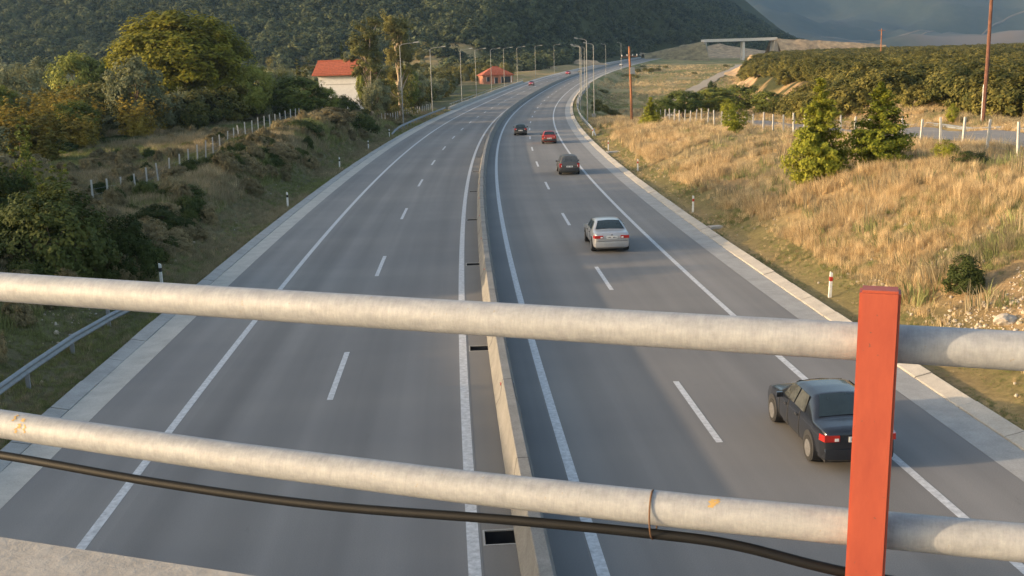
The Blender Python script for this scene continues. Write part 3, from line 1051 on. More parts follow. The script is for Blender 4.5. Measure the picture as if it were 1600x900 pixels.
# wooden poles
e = empty('telegraph_pole', (19.3, 170, gz(19.3, 170) - .2)); e.rotation_euler = (0, R(-1.6), 0)
tag(e, 'sunlit wooden telegraph pole with crossarm beside the right fence', 'pole')
mb = MB(); mb.tube([(0, 0, 0), (0.05, 0, 5), (0, 0, 11.6)], [.22, .19, .15], 8); mb.build('shaft', M['wood'], e, smooth=40)
mb = MB(); mb.box((0, 0, 10.1), (2.6, .1, .12)); ar = mb.build('crossarm', M['wood_d'], e)
for dx in (-1.15, -.35, .5, 1.15):
    mb = MB(); mb.tube([(dx, 0, 10.16), (dx, 0, 10.28), (dx, 0, 10.45)], [.03, .08, .06], 6); mb.build('insulator', M['post_w'], ar)
mb = MB(); mb.box((.35, -.25, 8.0), (.7, .35, 1.0)); mb.build('cabinet', M['rail'], e)
e = empty('utility_pole', (37.3, 86, gz(37.3, 86) - .2)); e.rotation_euler = (0, R(.7), 0)
tag(e, 'tall dark wooden pole at the far right reaching out of the picture', 'pole')
mb = MB(); mb.tube([(0, 0, 0), (0.04, 0, 5), (0, 0, 12.5)], [.17, .15, .12], 8); mb.build('shaft', M['wood_d'], e, smooth=40)
mb = MB(); mb.tube([(-.16, -.05, .3), (-.16, -.05, 3.2)], .03, 6); mb.build('conduit', M['post_w'], e)
for (x, y, hh, lb) in ((128.5, 380, 11, 'thin pole standing at the edge of the right forest below the mountain'),):
    e = empty('distant_pole', (x, y, gz(x, y))); tag(e, lb, 'pole')
    mb = MB(); mb.tube([(0, 0, 0), (0, 0, hh)], [.2, .15], 6); mb.build('shaft', M['wood'], e)
    mb = MB(); mb.box((0, 0, hh - .6), (2.4, .12, .15)); mb.build('crossarm', M['wood'], e)

# ------------------------------------------------------------------ houses
def house_hip(e, w, d, hw, hr, wall, over=.5, hip=True, z0=-2):
    mb = MB(); mb.box((0, 0, (hw + z0) / 2), (w, d, hw - z0)); wl = mb.build('wall', wall, e)
    a_, b_ = w / 2 + over, d / 2 + over
    r_ = (w - d) / 2 if hip else a_
    r_ = max(r_, .3)
    mb = MB()
    mb.add([(-a_, -b_, hw - .05), (a_, -b_, hw - .05), (a_, b_, hw - .05), (-a_, b_, hw - .05), (-r_, 0, hw + hr), (r_, 0, hw + hr), (-a_, -b_, hw - .2), (a_, -b_, hw - .2), (a_, b_, hw - .2), (-a_, b_, hw - .2)],
           [(0, 1, 5, 4), (1, 2, 5), (2, 3, 4, 5), (3, 0, 4), (6, 7, 1, 0), (7, 8, 2, 1), (8, 9, 3, 2), (9, 6, 0, 3), (6, 9, 8, 7)])
    rf = mb.build('roof', M['tile'], e)
    # tile courses
    nrow = 9
    for sg in (-1, 1):
        for k in range(nrow):
            t = (k + .3) / nrow
            y = sg * b_ * (1 - t); z = hw - .05 + hr * t
            xx = a_ * (1 - t) + r_ * t
            mb = MB(); mb.box((0, y, z + .03), (2 * xx - .1, .16, .07)); mb.build('tile_course', M['tile'], rf)
    mb = MB(); mb.tube([(-r_, 0, hw + hr + .04), (r_, 0, hw + hr + .04)], .14, 6); mb.build('ridge', M['tile'], rf)
    return wl, rf


h1 = empty('white_house', (-31.2, 216, gz(-32.2, 216)), R(-6))
h1.location.z = 1.2
tag(h1, 'white plastered house with red tile roof beside the eucalyptus pair', 'house')
wl, rf = house_hip(h1, 8.6, 8.0, 6.9, 2.6, M['white_wall'], 1.0, hip=False)
mb = MB(); mb.box((.6, -4.03, 5.05), (7.0, .06, .10)); mb.build('string_course', M['concrete_g'], wl)
h2 = empty('brick_house', (-3.8, 408, 0), R(12)); h2.location.z = float(zroad(408)) - .4
tag(h2, 'small orange-walled house with hipped red roof beyond the left lamps', 'house')
wl, rf = house_hip(h2, 11.0, 9.0, 3.1, 3.0, M['pink_wall'], .6, z0=-4)
for xx, ww, hh, zz in ((-3.6, 1.1, 1.6, 1.6), (-.6, 1.2, 2.2, 1.1), (2.9, 3.4, 2.4, 1.2)):
    mb = MB(); mb.box((xx, -4.5, zz), (ww, .16, hh)); wi = mb.build('window' if ww < 2 else 'porch', M['dark_open'], h2)
    mb = MB(); mb.box((xx - ww / 2, -4.56, zz), (.12, .14, hh)); mb.build('frame', M['white_wall'], wi)
mb = MB(); mb.box((4.9, -4.9, 1.2), (.3, .3, 2.8)); mb.build('column', M['white_wall'], h2)

# far overpass and its sand embankment
e = empty('far_overpass', (162, 770, 0), R(2)); tag(e, 'pale concrete overpass spanning the valley below the mountain', 'bridge')
Z0 = 20.3
mb = MB(); mb.box((0, 0, Z0 + .1), (51, 9, 1.2)); mb.build('deck', M['pale'], e)
for yy in (-4.4, 4.4):
    mb = MB(); mb.box((0, yy, Z0 + 1.05), (51, .35, .7)); mb.build('parapet', M['pale'], e)
mb = MB(); mb.box((2.5, 0, Z0 - 7.6), (1.6, 6.5, 13.5)); mb.build('pier', M['pale'], e)
for sg in (-1, 1):
    mb = MB(); xa = sg * 24.5
    mb.add([(xa - .9, -5, Z0 - .9), (xa + .9, -5, Z0 - .9), (xa + .9, 5, Z0 - .9), (xa - .9, 5, Z0 - .9), (xa - 2.4, -5.6, Z0 - 14), (xa + 2.4, -5.6, Z0 - 14), (xa + 2.4, 5.6, Z0 - 14), (xa - 2.4, 5.6, Z0 - 14)], [(0, 1, 2, 3), (4, 5, 1, 0), (5, 6, 2, 1), (6, 7, 3, 2), (7, 4, 0, 3)])
    mb.build('abutment', M['concrete_l'], e)


def embank(name, x0, x1, y, ztop, zb, wtop, label, mat):
    nx_, ny_ = 60, 16
    v = []
    for i in range(nx_ + 1):
        for j in range(ny_ + 1):
            x = x0 + (x1 - x0) * i / nx_
            t = j / ny_ * 2 - 1
            zt = ztop[0] + (ztop[1] - ztop[0]) * i / nx_
            w_ = abs(t)
            zz = zt if w_ < .25 else zt - (w_ - .25) / .75 * (zt - zb)
            yy = y + t * (wtop + (zt - zb) * 1.7)
            v.append((x, yy, zz + (1.1 * float(fbm(np.array(x / 7), np.array(yy / 7), 71)) if w_ > .2 else 0)))
    f = [(i * (ny_ + 1) + j, i * (ny_ + 1) + j + 1, (i + 1) * (ny_ + 1) + j + 1, (i + 1) * (ny_ + 1) + j) for i in range(nx_) for j in range(ny_)]
    mb = MB(); mb.add(v, f)
    tag(mb.build(name, mat, smooth=60), label, kind='structure')


embank('sand_embankment', 186, 262, 772, (20.8, 14.5), 3, 7, 'bare sandy embankment right of the far overpass', M['sand'])
embank('grass_embankment', 96, 137.5, 775, (13, 20.4), 3, 6, 'embankment left of the far overpass', M['scrubbank'])

# sandy heaps at the edge of the forest
def heap(x, y, w, d, h, label, seed):
    nn = 22; v = []; f = []
    for i in range(nn + 1):
        for j in range(nn + 1):
            a_, b_ = i / nn * 2 - 1, j / nn * 2 - 1
            r_ = math.hypot(a_, b_)
            X_, Y_ = x + a_ * w, y + b_ * d
            hh = h * max(0, 1 - r_) ** .8 * (1 + .6 * float(fbm(np.array(a_ * 3 + seed), np.array(b_ * 3), seed)))
            v.append((X_, Y_, gz(X_, Y_) - .3 + hh))
    for i in range(nn):
        for j in range(nn):
            q = i * (nn + 1) + j; f.append((q, q + 1, q + nn + 2, q + nn + 1))
    mb = MB(); mb.add(v, f); tag(mb.build('sand_heap', M['sand'], smooth=70), label, kind='structure')


heap(60, 296, 8, 13, 3.4, 'sandy bank', 3)
heap(50, 225, 5, 8, 2.6, 'sandy bank', 5)
heap(106, 480, 10, 36, 4.2, 'sandy bank', 8)
heap(45, 180, 3, 5, 2.2, 'sandy bank', 9)
heap(172, 890, 66, 70, 8, 'bare slope behind the far overpass', 17)
heap(18, 560, 9, 12, 3, 'pale rock outcrop', 11)
heap(48, 640, 14, 16, 3, 'pale rock outcrop', 13)

# ------------------------------------------------------------------ foliage
rng = np.random.default_rng(11)


def leaf_mesh(name, pos, nrm, size, mat, aspect=1.6):
    """one small quad per leaf"""
    n_ = len(pos)
    r = rng.normal(size=(n_, 3))
    t = r - nrm * (r * nrm).sum(1, keepdims=True)
    t /= np.linalg.norm(t, axis=1, keepdims=True) + 1e-9
    b = np.cross(nrm, t)
    s_ = (size * rng.uniform(.6, 1.3, n_))[:, None] if np.ndim(size) == 0 else size[:, None]
    t = t * s_ * aspect / 2; b = b * s_ / 2
    v = np.stack([pos - t, pos - b * .9, pos + t, pos + b * .9], 1).reshape(-1, 3)
    f = np.arange(n_ * 4).reshape(-1, 4)
    return np_mesh(name, v, f, mat, smooth=False)


def rand_dir(n_):
    d = rng.normal(size=(n_, 3)); return d / np.linalg.norm(d, axis=1, keepdims=True)


def clump_leaves(centres, radii, per, size, outward=None):
    P, N = [], []
    cen = np.mean(centres, axis=0) * np.array([1, 1, .7])
    for c, r in zip(centres, radii):
        out = (c - cen); out = out / (np.linalg.norm(out) + 1e-6)
        d = rand_dir(per)
        rr = r * rng.uniform(.35, 1.0, per) ** .6
        p = c + d * rr[:, None] * np.array([1, 1, .8])
        nn = d * .5 + out * .9 + rand_dir(per) * .65 + np.array([0, 0, .25])
        nn /= np.linalg.norm(nn, axis=1, keepdims=True)
        P.append(p); N.append(nn)
    return np.concatenate(P), np.concatenate(N)


def ellipsoid_clumps(n_, w, d, zc, hz, inner=.35, zmin=None, lobes=7):
    dirs = rand_dir(n_ * 3)
    lob = rand_dir(lobes)
    k = 1 + .22 * np.max(dirs @ lob.T, axis=1) - .16
    r = rng.uniform(inner, 1, n_ * 3) ** .5 * k
    p = dirs * r[:, None] * np.array([w / 2, d / 2, hz]) + np.array([0, 0, zc])
    if zmin is not None: p = p[p[:, 2] > zmin]
    return p[:n_]


def trunk_mesh(name, h, r, ends, mat, lean=0.0):
    mb = MB()
    top = Vector((lean, lean * .4, h))
    mb.tube([(0, 0, -.4), (lean * .2, 0, h * .4), top], [r * 1.25, r * .85, r * .55], 8)
    for e_ in ends:
        e_ = Vector(e_); st = Vector((lean * .5, lean * .1, h * random.uniform(.55, .95)))
        mid = st.lerp(e_, .5) + Vector((0, 0, .1 * (e_ - st).length))
        mb.tube([st, mid, e_], [r * .5, r * .3, r * .1], 6)
    return mb.mesh(name, mat, 50)


PR = {}


def proto(kind, w, h, crown, trunk):
    PR.setdefault(kind, []).append((w, h, crown, trunk))


def mk_round(kind, w, h, n_, cr, per, ls, mat, bark, inner=.35, low=.18, lobes=7):
    zc = h * (.5 + low / 2); hz = h * (1 - low) / 2
    c = ellipsoid_clumps(n_, w * .84, w * .84, zc, hz * .86, inner, lobes=lobes)
    P, N = clump_leaves(c, rng.uniform(.7, 1.25, len(c)) * cr, per, ls)
    me = leaf_mesh('crown', P, N, ls, mat)
    ends = [tuple(c[i]) for i in rng.integers(0, len(c), 7)]
    proto(kind, w, h, me, trunk_mesh('trunk', h * .5, max(.04, w * .022), ends, bark))


def mk_mound(kind, w, h, n_, cr, per, ls, mat, bark):
    c = ellipsoid_clumps(n_, w * .86, w * .86, h * .05, h * .86, .45, zmin=0.02 * h, lobes=9)
    P, N = clump_leaves(c, rng.uniform(.7, 1.3, len(c)) * cr, per, ls)
    me = leaf_mesh('foliage', P, N, ls, mat)
    ends = [tuple(c[i]) for i in rng.integers(0, len(c), 6)]
    proto(kind, w, h, me, trunk_mesh('stem', h * .35, .05, ends, bark))


def mk_upright(kind, w, h, stalks, per, ls, mat, bark, spread=.5):
    cs, rs, ends = [], [], []
    for k in range(stalks):
        a_ = rng.uniform(0, 6.28); r_ = w * spread * rng.uniform(.1, 1) ** .6
        hh = h * rng.uniform(.55, 1.0)
        x_, y_ = math.cos(a_) * r_, math.sin(a_) * r_
        ends.append((x_, y_, hh * .85))
        for t in np.linspace(.04, .99, 20):
            cs.append((x_ * (.6 + .5 * t) + rng.normal(0, .05 * w), y_ * (.6 + .5 * t) + rng.normal(0, .05 * w), hh * t + rng.normal(0, .1))); rs.append(w / 4 * rng.uniform(.15, .6) * (1.12 - t))
    P, N = clump_leaves(np.array(cs), np.array(rs) + .06, per, ls)
    me = leaf_mesh('foliage', P, N, ls, mat)
    proto(kind, w, h, me, trunk_mesh('stem', h * .3, .06, ends[:8], bark))


def mk_cone(kind, w, h, tiers, br, per, ls, mat, bark, low=.02, droop=.1):
    cs, rs, ends = [], [], []
    for t0 in np.linspace(low, .97, tiers):
        t = t0
        rad = w / 2 * float(np.interp(t, [0, .10, .25, .5, .75, 1], [.75, 1.0, .95, .70, .38, .05])) if low < .045 and w > 2 else w / 2 * (1 - t) ** .75
        for k in range(max(3, int(br * (1 - t) + 2))):
            a_ = rng.uniform(0, 6.28); rr = rad * rng.uniform(.75, 1.15)
            z = h * min(.985, max(.01, t + rng.normal(0, .035)))
            for q in np.linspace(.2, 1, 5):
                cs.append((math.cos(a_) * rr * q, math.sin(a_) * rr * q, z + rr * q * (.25 - droop * q) + rng.normal(0, .04)))
                rs.append((.12 + .12 * (1 - t)) * w / 3.0)
            if k == 0: ends.append((math.cos(a_) * rr * .8, math.sin(a_) * rr * .8, z + .1))
    P, N = clump_leaves(np.array(cs), np.array(rs), per, ls)
    me = leaf_mesh('crown', P, N, ls, mat)
    mb = MB(); mb.tube([(0, 0, -.3), (0, 0, h * .5), (0, 0, h * .97)], [w * .022, w * .014, .01], 6)
    for e_ in ends: mb.tube([(0, 0, e_[2] - .1), e_], [w * .008, .008], 5)
    proto(kind, w, h, me, mb.mesh('trunk', bark, 50))


mk_round('plane', 14, 16, 430, 1.1, 95, .27, M['lf_plane'], M['bark'], .3, .02, 9)
mk_round('olive', 6, 6, 95, .62, 75, .17, M['lf_olive'], M['bark'], .4, .12)
mk_round('olive', 6.5, 5.5, 95, .62, 75, .17, M['lf_olive'], M['bark'], .4, .1)
mk_round('broad', 7, 7.5, 110, .75, 75, .21, M['lf_broad'], M['bark'], .4, .1)
mk_round('broad', 6, 8, 100, .72, 75, .21, M['lf_broad'], M['bark'], .4, .08)
mk_upright('shrubY', 4, 7, 26, 20, .15, M['lf_yellow'], M['bark'])
mk_upright('shrubY', 4.5, 6.5, 30, 18, .15, M['lf_yellow'], M['bark'])
mk_mound('mound', 5, 2.6, 120, .42, 60, .13, M['lf_dark'], M['bark'])
mk_mound('mound', 5.5, 2.8, 120, .42, 60, .13, M['lf_brown'], M['bark'])
mk_mound('dark', 4.6, 3.4, 170, .38, 80, .10, M['lf_dark'], M['bark'])
mk_upright('sprout', 1.6, 4.0, 10, 24, .08, M['lf_broad'], M['bark'], .45)
mk_cone('young', 3.5, 5.2, 26, 11, 26, .10, M['lf_young'], M['bark'], .03, .10)
mk_cone('young', 3.5, 5.2, 26, 11, 26, .10, M['lf_young'], M['bark'], .03, .05)
mk_round('small', 2.4, 3.0, 70, .32, 70, .085, M['lf_young'], M['bark'], .3, .0, 5)
mk_mound('round', 1.5, 1.4, 120, .16, 60, .05, M['lf_dark'], M['bark'])
mk_cone('cypress', 1.6, 10, 22, 5, 12, .2, M['lf_dark'], M['bark'], .03, .0)
mk_upright('poplar', 2.6, 12, 9, 26, .2, M['lf_euc'], M['bark_p'], .3)

# eucalyptus: pale forked trunk, loose clumps at the limb ends
for sd_ in (0, 1):
    cs, rs, limbs = [], [], []
    mb = MB(); h = 17.0
    mb.tube([(0, 0, -.4), (.3, 0, 5), (.1, .1, 9), (.4, 0, 13)], [.42, .34, .26, .12], 8)
    for k in range(26):
        a_ = rng.uniform(0, 6.28); z = (.30 + .68 * rng.uniform(0, 1) ** .7) * h
        r_ = rng.uniform(.8, 2.7) * (1.05 if z < 12 else .75)
        c = np.array([math.cos(a_) * r_ + .2, math.sin(a_) * r_, z])
        mb.tube([(.25, 0, max(3.5, z - 4.5)), (c[0] * .6, c[1] * .6, z - 1.4), tuple(c)], [.16, .10, .03], 6)
        for q in range(8):
            cs.append(c + rng.normal(0, .62, 3) * np.array([1, 1, 1.0])); rs.append(rng.uniform(.45, .85))
    for k in range(24):
        cs.append(np.array([rng.normal(0, 1.5), rng.normal(0, 1.5), rng.uniform(1.0, 6)])); rs.append(.8)
    P, N = clump_leaves(np.array(cs), np.array(rs), 90, .2)
    proto('euc', 6, h + .6, leaf_mesh('crown', P, N, .2, M['lf_euc']), mb.mesh('trunk', M['bark_p'], 50))

TREES = [
('plane',-44.1,152,18.55,21.0,'large rounded yellow-green tree towering over the left thicket'),
('olive',-43.2,129,11.47,7.6,'grey-green olive tree in front of the large rounded tree'),
('broad',-67.5,174,13.64,9.4,'green tree left of the grey-green olive, with yellow-lit top'),
('broad',-64.1,175,12.76,7.2,'dark green tree wedged behind the grey-green olive'),
('olive',-70.9,160,11.74,10.3,'dull olive tree at the left edge of the photo'),
('olive',-78.4,188,12.90,7.8,'pale olive tree behind the left edge thicket'),
('broad',-34.0,150,10.62,6.2,'pale green tree just right of the large rounded tree'),
('olive',-33.9,165,10.11,6.8,'rounded olive tree left of the bare-tipped poplar'),
('broad',-39.7,163,8.43,5.7,'low yellow-green tree below the right side of the large tree'),
('broad',-41.9,152,7.50,7.2,'leafy shrub tree above the fence, left of the white house'),
('broad',-28.9,154,8.7,9.0,'bright yellow-green tree covering the left corner of white house'),
('broad',-33.8,166,9.50,6.6,'green tree left of the one covering the white house corner'),
('broad',-25.6,158,7.00,3.6,'small green tree at the foot of the white house'),
('poplar',-33.4,182,15.20,3.5,'slim sparse poplar with bare tip beside the white house'),
('cypress',-34.4,235,14.62,1.6,'thin dark cypress behind the roof of the white house'),
('euc',-22.5,185,17.64,6.1,'tall eucalyptus with pale trunk, the left one of the pair'),
('euc',-18.1,190,18.35,5.8,'tall eucalyptus behind the nearest left lamp, right one of the pair'),
('broad',-25.7,200,9.87,3.4,'small dark tree in front of the white house roof edge'),
('olive',-20.1,172,7.60,5.0,'brownish round shrub tree under the eucalyptus pair'),
('broad',-18.6,206,9.98,6.0,'dark tree right of the eucalyptus pair'),
('olive',-21.3,246,9.35,8.6,'grey-green olive between the first two left lamps'),
('broad',-21.2,194,7.33,6.2,'dark tree under the right eucalyptus'),
('olive',-21.7,268,7.43,9.4,'dark olive behind the second left lamp'),
('olive',-18.4,294,6.58,8.5,'dark olive between the third and fourth left lamps'),
('broad',-20.8,217,5.96,5.6,'low dark tree behind the close-set left fence'),
('shrubY',-51.2,118,7.83,6.2,'tall orange-yellow shrub at the left edge'),
('shrubY',-52.4,129,8.47,6.0,'orange-yellow shrub right of the one at the left edge'),
('shrubY',-45.1,106,6.38,6.3,'broad golden shrub in front of the left edge thicket'),
('shrubY',-53.2,140,8.54,4.9,'upright golden shrub below the yellow-lit green tree'),
('shrubY',-41.9,125,7.00,4.3,'golden reddish shrub in front of the grey-green olive'),
('shrubY',-42.0,134,6.72,3.6,'narrow orange shrub below the large rounded tree'),
('shrubY',-43.1,148,8.85,5.2,'orange-tinged shrub under the right side of the large tree'),
('shrubY',-42.8,165,9.38,4.6,'upright yellow shrub under the large tree, nearest the fence'),
('shrubY',-43.5,141,7.00,4.9,'yellow-green shrub in front of the large tree trunk'),
('shrubY',-45.6,118,5.60,4.9,'dull yellow shrub at lower left of the grey-green olive'),
('broad',-48.0,122,6.88,6.0,'dark green bush tree between golden shrubs'),
('broad',-60.8,132,8.96,6.0,'dark tree at the left edge above the golden shrubs'),
('mound',-43.1,122,2.24,7.6,'dense low green bush with flat top left of the fence'),
('mound',-43.7,146,3.36,7.7,'dense low bush behind the flat-topped green bush'),
('mound',-46.9,115,2.80,4.2,'round bush with golden top left of the flat green bush'),
('mound',-44.5,98,2.80,7.6,'wide dark bush below the golden shrubs'),
('dark',-18.3,43,5.20,5.4,'big dark green bush on the shaded left bank'),
('dark',-21.9,46,6.01,4.2,'dark bush at the left edge of the shaded bank'),
('sprout',-21.0,47,7.53,1.6,'tall upright leafy shrub at the left edge above the dark bush'),
('sprout',-20.5,49,5.95,1.9,'short leafy sprouts above the big dark bush'),
('dark',-16.6,46,3.50,3.2,'brownish dark bush right of the big dark bush'),
('dark',-20.2,66,2.75,3.5,'green bush on the left bank below the fence'),
('dark',-18.4,56,2.62,3.0,'low dark green bush on the left bank nearest the kerb'),
('mound',-22.5,95,3.95,4.4,'dry brownish bush on the left bank beside the fence'),
('mound',-19.4,92,3.20,4.3,'brown-green bush on the left bank nearest the motorway'),
('mound',-21.4,112,4.30,5.6,'dark bush on the left bank between fence and motorway'),
('mound',-20.4,128,4.90,7.0,'broad dark green bush on the bank left of the guardrail'),
('mound',-18.6,138,4.00,5.6,'dark bush on the bank just before the left guardrail'),
('mound',-24.0,121,3.60,4.2,'low grassy bush below the fence posts'),
('mound',-27.6,184,5.20,7.5,'low dark bush at the foot of the white house wall'),
('mound',-32.5,190,5.60,6.5,'dull bush below the left part of the white house'),
('small',29.4,146,3.90,2.4,'little green sapling behind the right fence'),
('young',17.1,60,7.79,3.5,'young conical tree on dry bank, left of the close pair'),
('young',20.4,60,7.49,3.5,'young conical tree on dry bank, right of the close pair'),
('small',20.8,100,4.97,2.9,'small bright green tree before the right fence'),
('young',17.3,132,4.70,2.8,'small dark green tree at the far end of the right fence'),
('round',15.3,36,2.54,1.5,'round dark green bush on the stony right bank'),
('small',22.5,56,4.72,1.5,'small pale leafy sapling before the right fence'),
('round',22.9,54,3.77,2.1,'low green shrub right of the pale sapling'),
('broad',27.5,172,4.60,8.0,'broad green tree at the valley edge right of the telegraph pole'),
('broad',33.2,178,4.70,8.3,'rounded tree second from the telegraph pole at the valley edge'),
('broad',40.5,190,4.90,9.1,'wide tree third from the telegraph pole at the valley edge'),
('broad',38.7,163,4.30,5.8,'low tree behind the small bright green tree'),
('round',48.4,260,4.76,3.4,'single dark bush at the foot of the sandy bank'),
('broad',23.6,166,3.60,4.2,'low tree right beside the telegraph pole foot'),
('small',35.7,88,5.05,1.2,'little pale sapling on the field by the dark pole'),
]
cnt = {}
NAMES = dict(plane='plane_tree', olive='olive_tree', broad='leafy_tree', shrubY='golden_shrub', mound='low_bush', dark='dark_bush', sprout='upright_shrub', young='young_tree', small='sapling', round='round_bush', cypress='cypress_tree', poplar='poplar_tree', euc='eucalyptus_tree')
for k, x, y, zt, w, lb in TREES:
    i = cnt.get(k, 0); cnt[k] = i + 1
    pw, ph, cm, tm = PR[k][i % len(PR[k])]
    g = gz(x, y) - .05
    if k == 'round' and y > 200: g = gz(x, y)
    h = max(zt - g, .9)
    e = empty(NAMES[k], (x, y, g), random.uniform(0, 6.28))
    tag(e, lb, 'bush' if k in ('mound', 'dark', 'round', 'shrubY', 'sprout') else 'tree')
    sx = w / pw; sz = h / ph
    link(tm.name.split('.')[0], tm, e, scl=(sx, sx, sz))
    link(cm.name.split('.')[0], cm, e, scl=(sx, sx, sz))


# ------------------------------------------------------------------ masses: grass, thickets, woods
def scatter(name, label, pts, protos, idx, scl, tilt=.15):
    n_ = len(pts)
    me = bpy.data.meshes.new(name)
    me.vertices.add(n_); me.vertices.foreach_set('co', np.ascontiguousarray(pts, dtype=np.float32).ravel())
    rot = np.stack([rng.normal(0, tilt, n_), rng.normal(0, tilt, n_), rng.uniform(0, 6.28, n_)], 1).astype(np.float32)
    scl = np.asarray(scl, float)
    if scl.ndim == 1: scl = np.repeat(scl[:, None], 3, 1)
    for nm, ty, dat in (('rot', 'FLOAT_VECTOR', rot), ('scl', 'FLOAT_VECTOR', scl.astype(np.float32))):
        at_ = me.attributes.new(nm, ty, 'POINT'); at_.data.foreach_set('vector', dat.ravel())
    at_ = me.attributes.new('idx', 'INT', 'POINT'); at_.data.foreach_set('value', np.asarray(idx, dtype=np.int32))
    o = link(name, me)
    ng = bpy.data.node_groups.new(name, 'GeometryNodeTree')
    ng.interface.new_socket('Geometry', in_out='INPUT', socket_type='NodeSocketGeometry')
    ng.interface.new_socket('Geometry', in_out='OUTPUT', socket_type='NodeSocketGeometry')
    gi = ng.nodes.new('NodeGroupInput'); go = ng.nodes.new('NodeGroupOutput')
    jn = ng.nodes.new('GeometryNodeJoinGeometry')
    def attr(nm, ty):
        a_ = ng.nodes.new('GeometryNodeInputNamedAttribute'); a_.data_type = ty; a_.inputs['Name'].default_value = nm
        return a_.outputs['Attribute']
    ar, asx, ai = attr('rot', 'FLOAT_VECTOR'), attr('scl', 'FLOAT_VECTOR'), attr('idx', 'INT')
    for k, pm in enumerate(protos):
        po = bpy.data.objects.new(name + '_source', pm)      # never linked to the scene
        oi = ng.nodes.new('GeometryNodeObjectInfo'); oi.inputs['Object'].default_value = po
        oi.inputs['As Instance'].default_value = True
        cp_ = ng.nodes.new('FunctionNodeCompare'); cp_.data_type = 'INT'; cp_.operation = 'EQUAL'
        ng.links.new(ai, cp_.inputs['A'] if cp_.inputs['A'].type == 'INT' else cp_.inputs[2])
        cp_.inputs[3].default_value = k
        ip = ng.nodes.new('GeometryNodeInstanceOnPoints')
        ng.links.new(gi.outputs[0], ip.inputs['Points'])
        ng.links.new(cp_.outputs[0], ip.inputs['Selection'])
        ng.links.new(oi.outputs['Geometry'], ip.inputs['Instance'])
        ng.links.new(ar, ip.inputs['Rotation']); ng.links.new(asx, ip.inputs['Scale'])
        ng.links.new(ip.outputs[0], jn.inputs[0])
    ng.links.new(jn.outputs[0], go.inputs[0])
    md = o.modifiers.new('scatter', 'NODES'); md.node_group = ng
    tag(o, label, kind='stuff')
    return o


def tuft(name, mat, blades, h, spread, w, bend=.5):
    v, f = [], []
    for k in range(blades):
        a_ = rng.uniform(0, 6.28); r_ = spread * rng.uniform(0, 1) ** .7
        x, y = math.cos(a_) * r_, math.sin(a_) * r_
        b_ = a_ + rng.normal(0, .8); hh = h * rng.uniform(.5, 1.1); bb = bend * hh * rng.uniform(.1, 1)
        dx, dy = math.cos(b_) * bb, math.sin(b_) * bb
        p = rng.uniform(0, 6.28); wx, wy = math.cos(p) * w, math.sin(p) * w
        i = len(v)
        v += [(x - wx, y - wy, -.05), (x + wx, y + wy, -.05), (x + dx * .35 + wx * .7, y + dy * .35 + wy * .7, hh * .6), (x + dx * .35 - wx * .7, y + dy * .35 - wy * .7, hh * .6), (x + dx, y + dy, hh)]
        f += [(i, i + 1, i + 2, i + 3), (i + 3, i + 2, i + 4)]
    me = bpy.data.meshes.new(name); me.from_pydata(v, [], f); me.materials.append(mat)
    return me


T_dry = [tuft('tuft', M['gr_dry'], 34, .62, .22, .006), tuft('tuft', M['gr_dry'], 40, .40, .28, .007, .8), tuft('tuft', M['gr_mix'], 34, .42, .26, .007, .6)]
T_grn = [tuft('tuft', M['gr_green'], 34, .26, .26, .009, .7), tuft('tuft', M['gr_mix'], 34, .45, .26, .008, .6), tuft('tuft', M['gr_dry'], 30, .5, .2, .007, .5)]

# dry bank on the right
n_ = 78000
Y = 17 * (175 / 17) ** rng.uniform(0, 1, n_); OFF = 12.3 + rng.uniform(0, 1, n_) ** 1.25 * 36
X = cx(Y) + OFF
clus = fbm(X / 3.2, Y / 3.2, 81); big = fbm(X / 9, Y / 9, 83)
stony = (OFF > 14.3 + .5 * clus) & (Y < 37.5 + 3 * big) 
bare = (fbm(X / 3.5, Y / 5, 85) > .12) | (fbm(X / 1.3, Y / 1.6, 87) > .38)
keep = (rng.uniform(0, 1, n_) < np.where(stony, .07, np.where(bare, .12, 1.0)))
road = np.abs(X - (32.2 - .037 * (Y - 60))) < 2.8
keep &= ~road
X, Y, OFF, clus, big = X[keep], Y[keep], OFF[keep], clus[keep], big[keep]
gp = fbm(X / 6, Y / 6, 89)
idx = np.where(big + rng.normal(0, .2, len(X)) > .16, 0, np.where(rng.uniform(0, 1, len(X)) < .50 - 1.3 * gp, 1, 2))
idx = np.where((gp > .18) & (rng.uniform(0, 1, len(X)) < .55), 3, idx)
verge = OFF < 14.2 + .8 * clus
sc_ = (.42 + .45 * rng.uniform(0, 1, len(X)) ** 2 + 1.3 * np.maximum(clus, 0)) * np.clip(.75 + Y / 160, .8, 1.5)
sc_ = np.where(verge, sc_ * .42, sc_)
sc_ = np.where(OFF < 13.6, sc_ * .7, sc_)
idx = np.where(verge & (rng.uniform(0, 1, len(X)) < .75), 3, idx)
scatter('dry_grass', 'tall golden dry grass covering the right bank', np.stack([X, Y, ground(X, Y)], 1), T_dry + [T_grn[0]], idx, sc_)

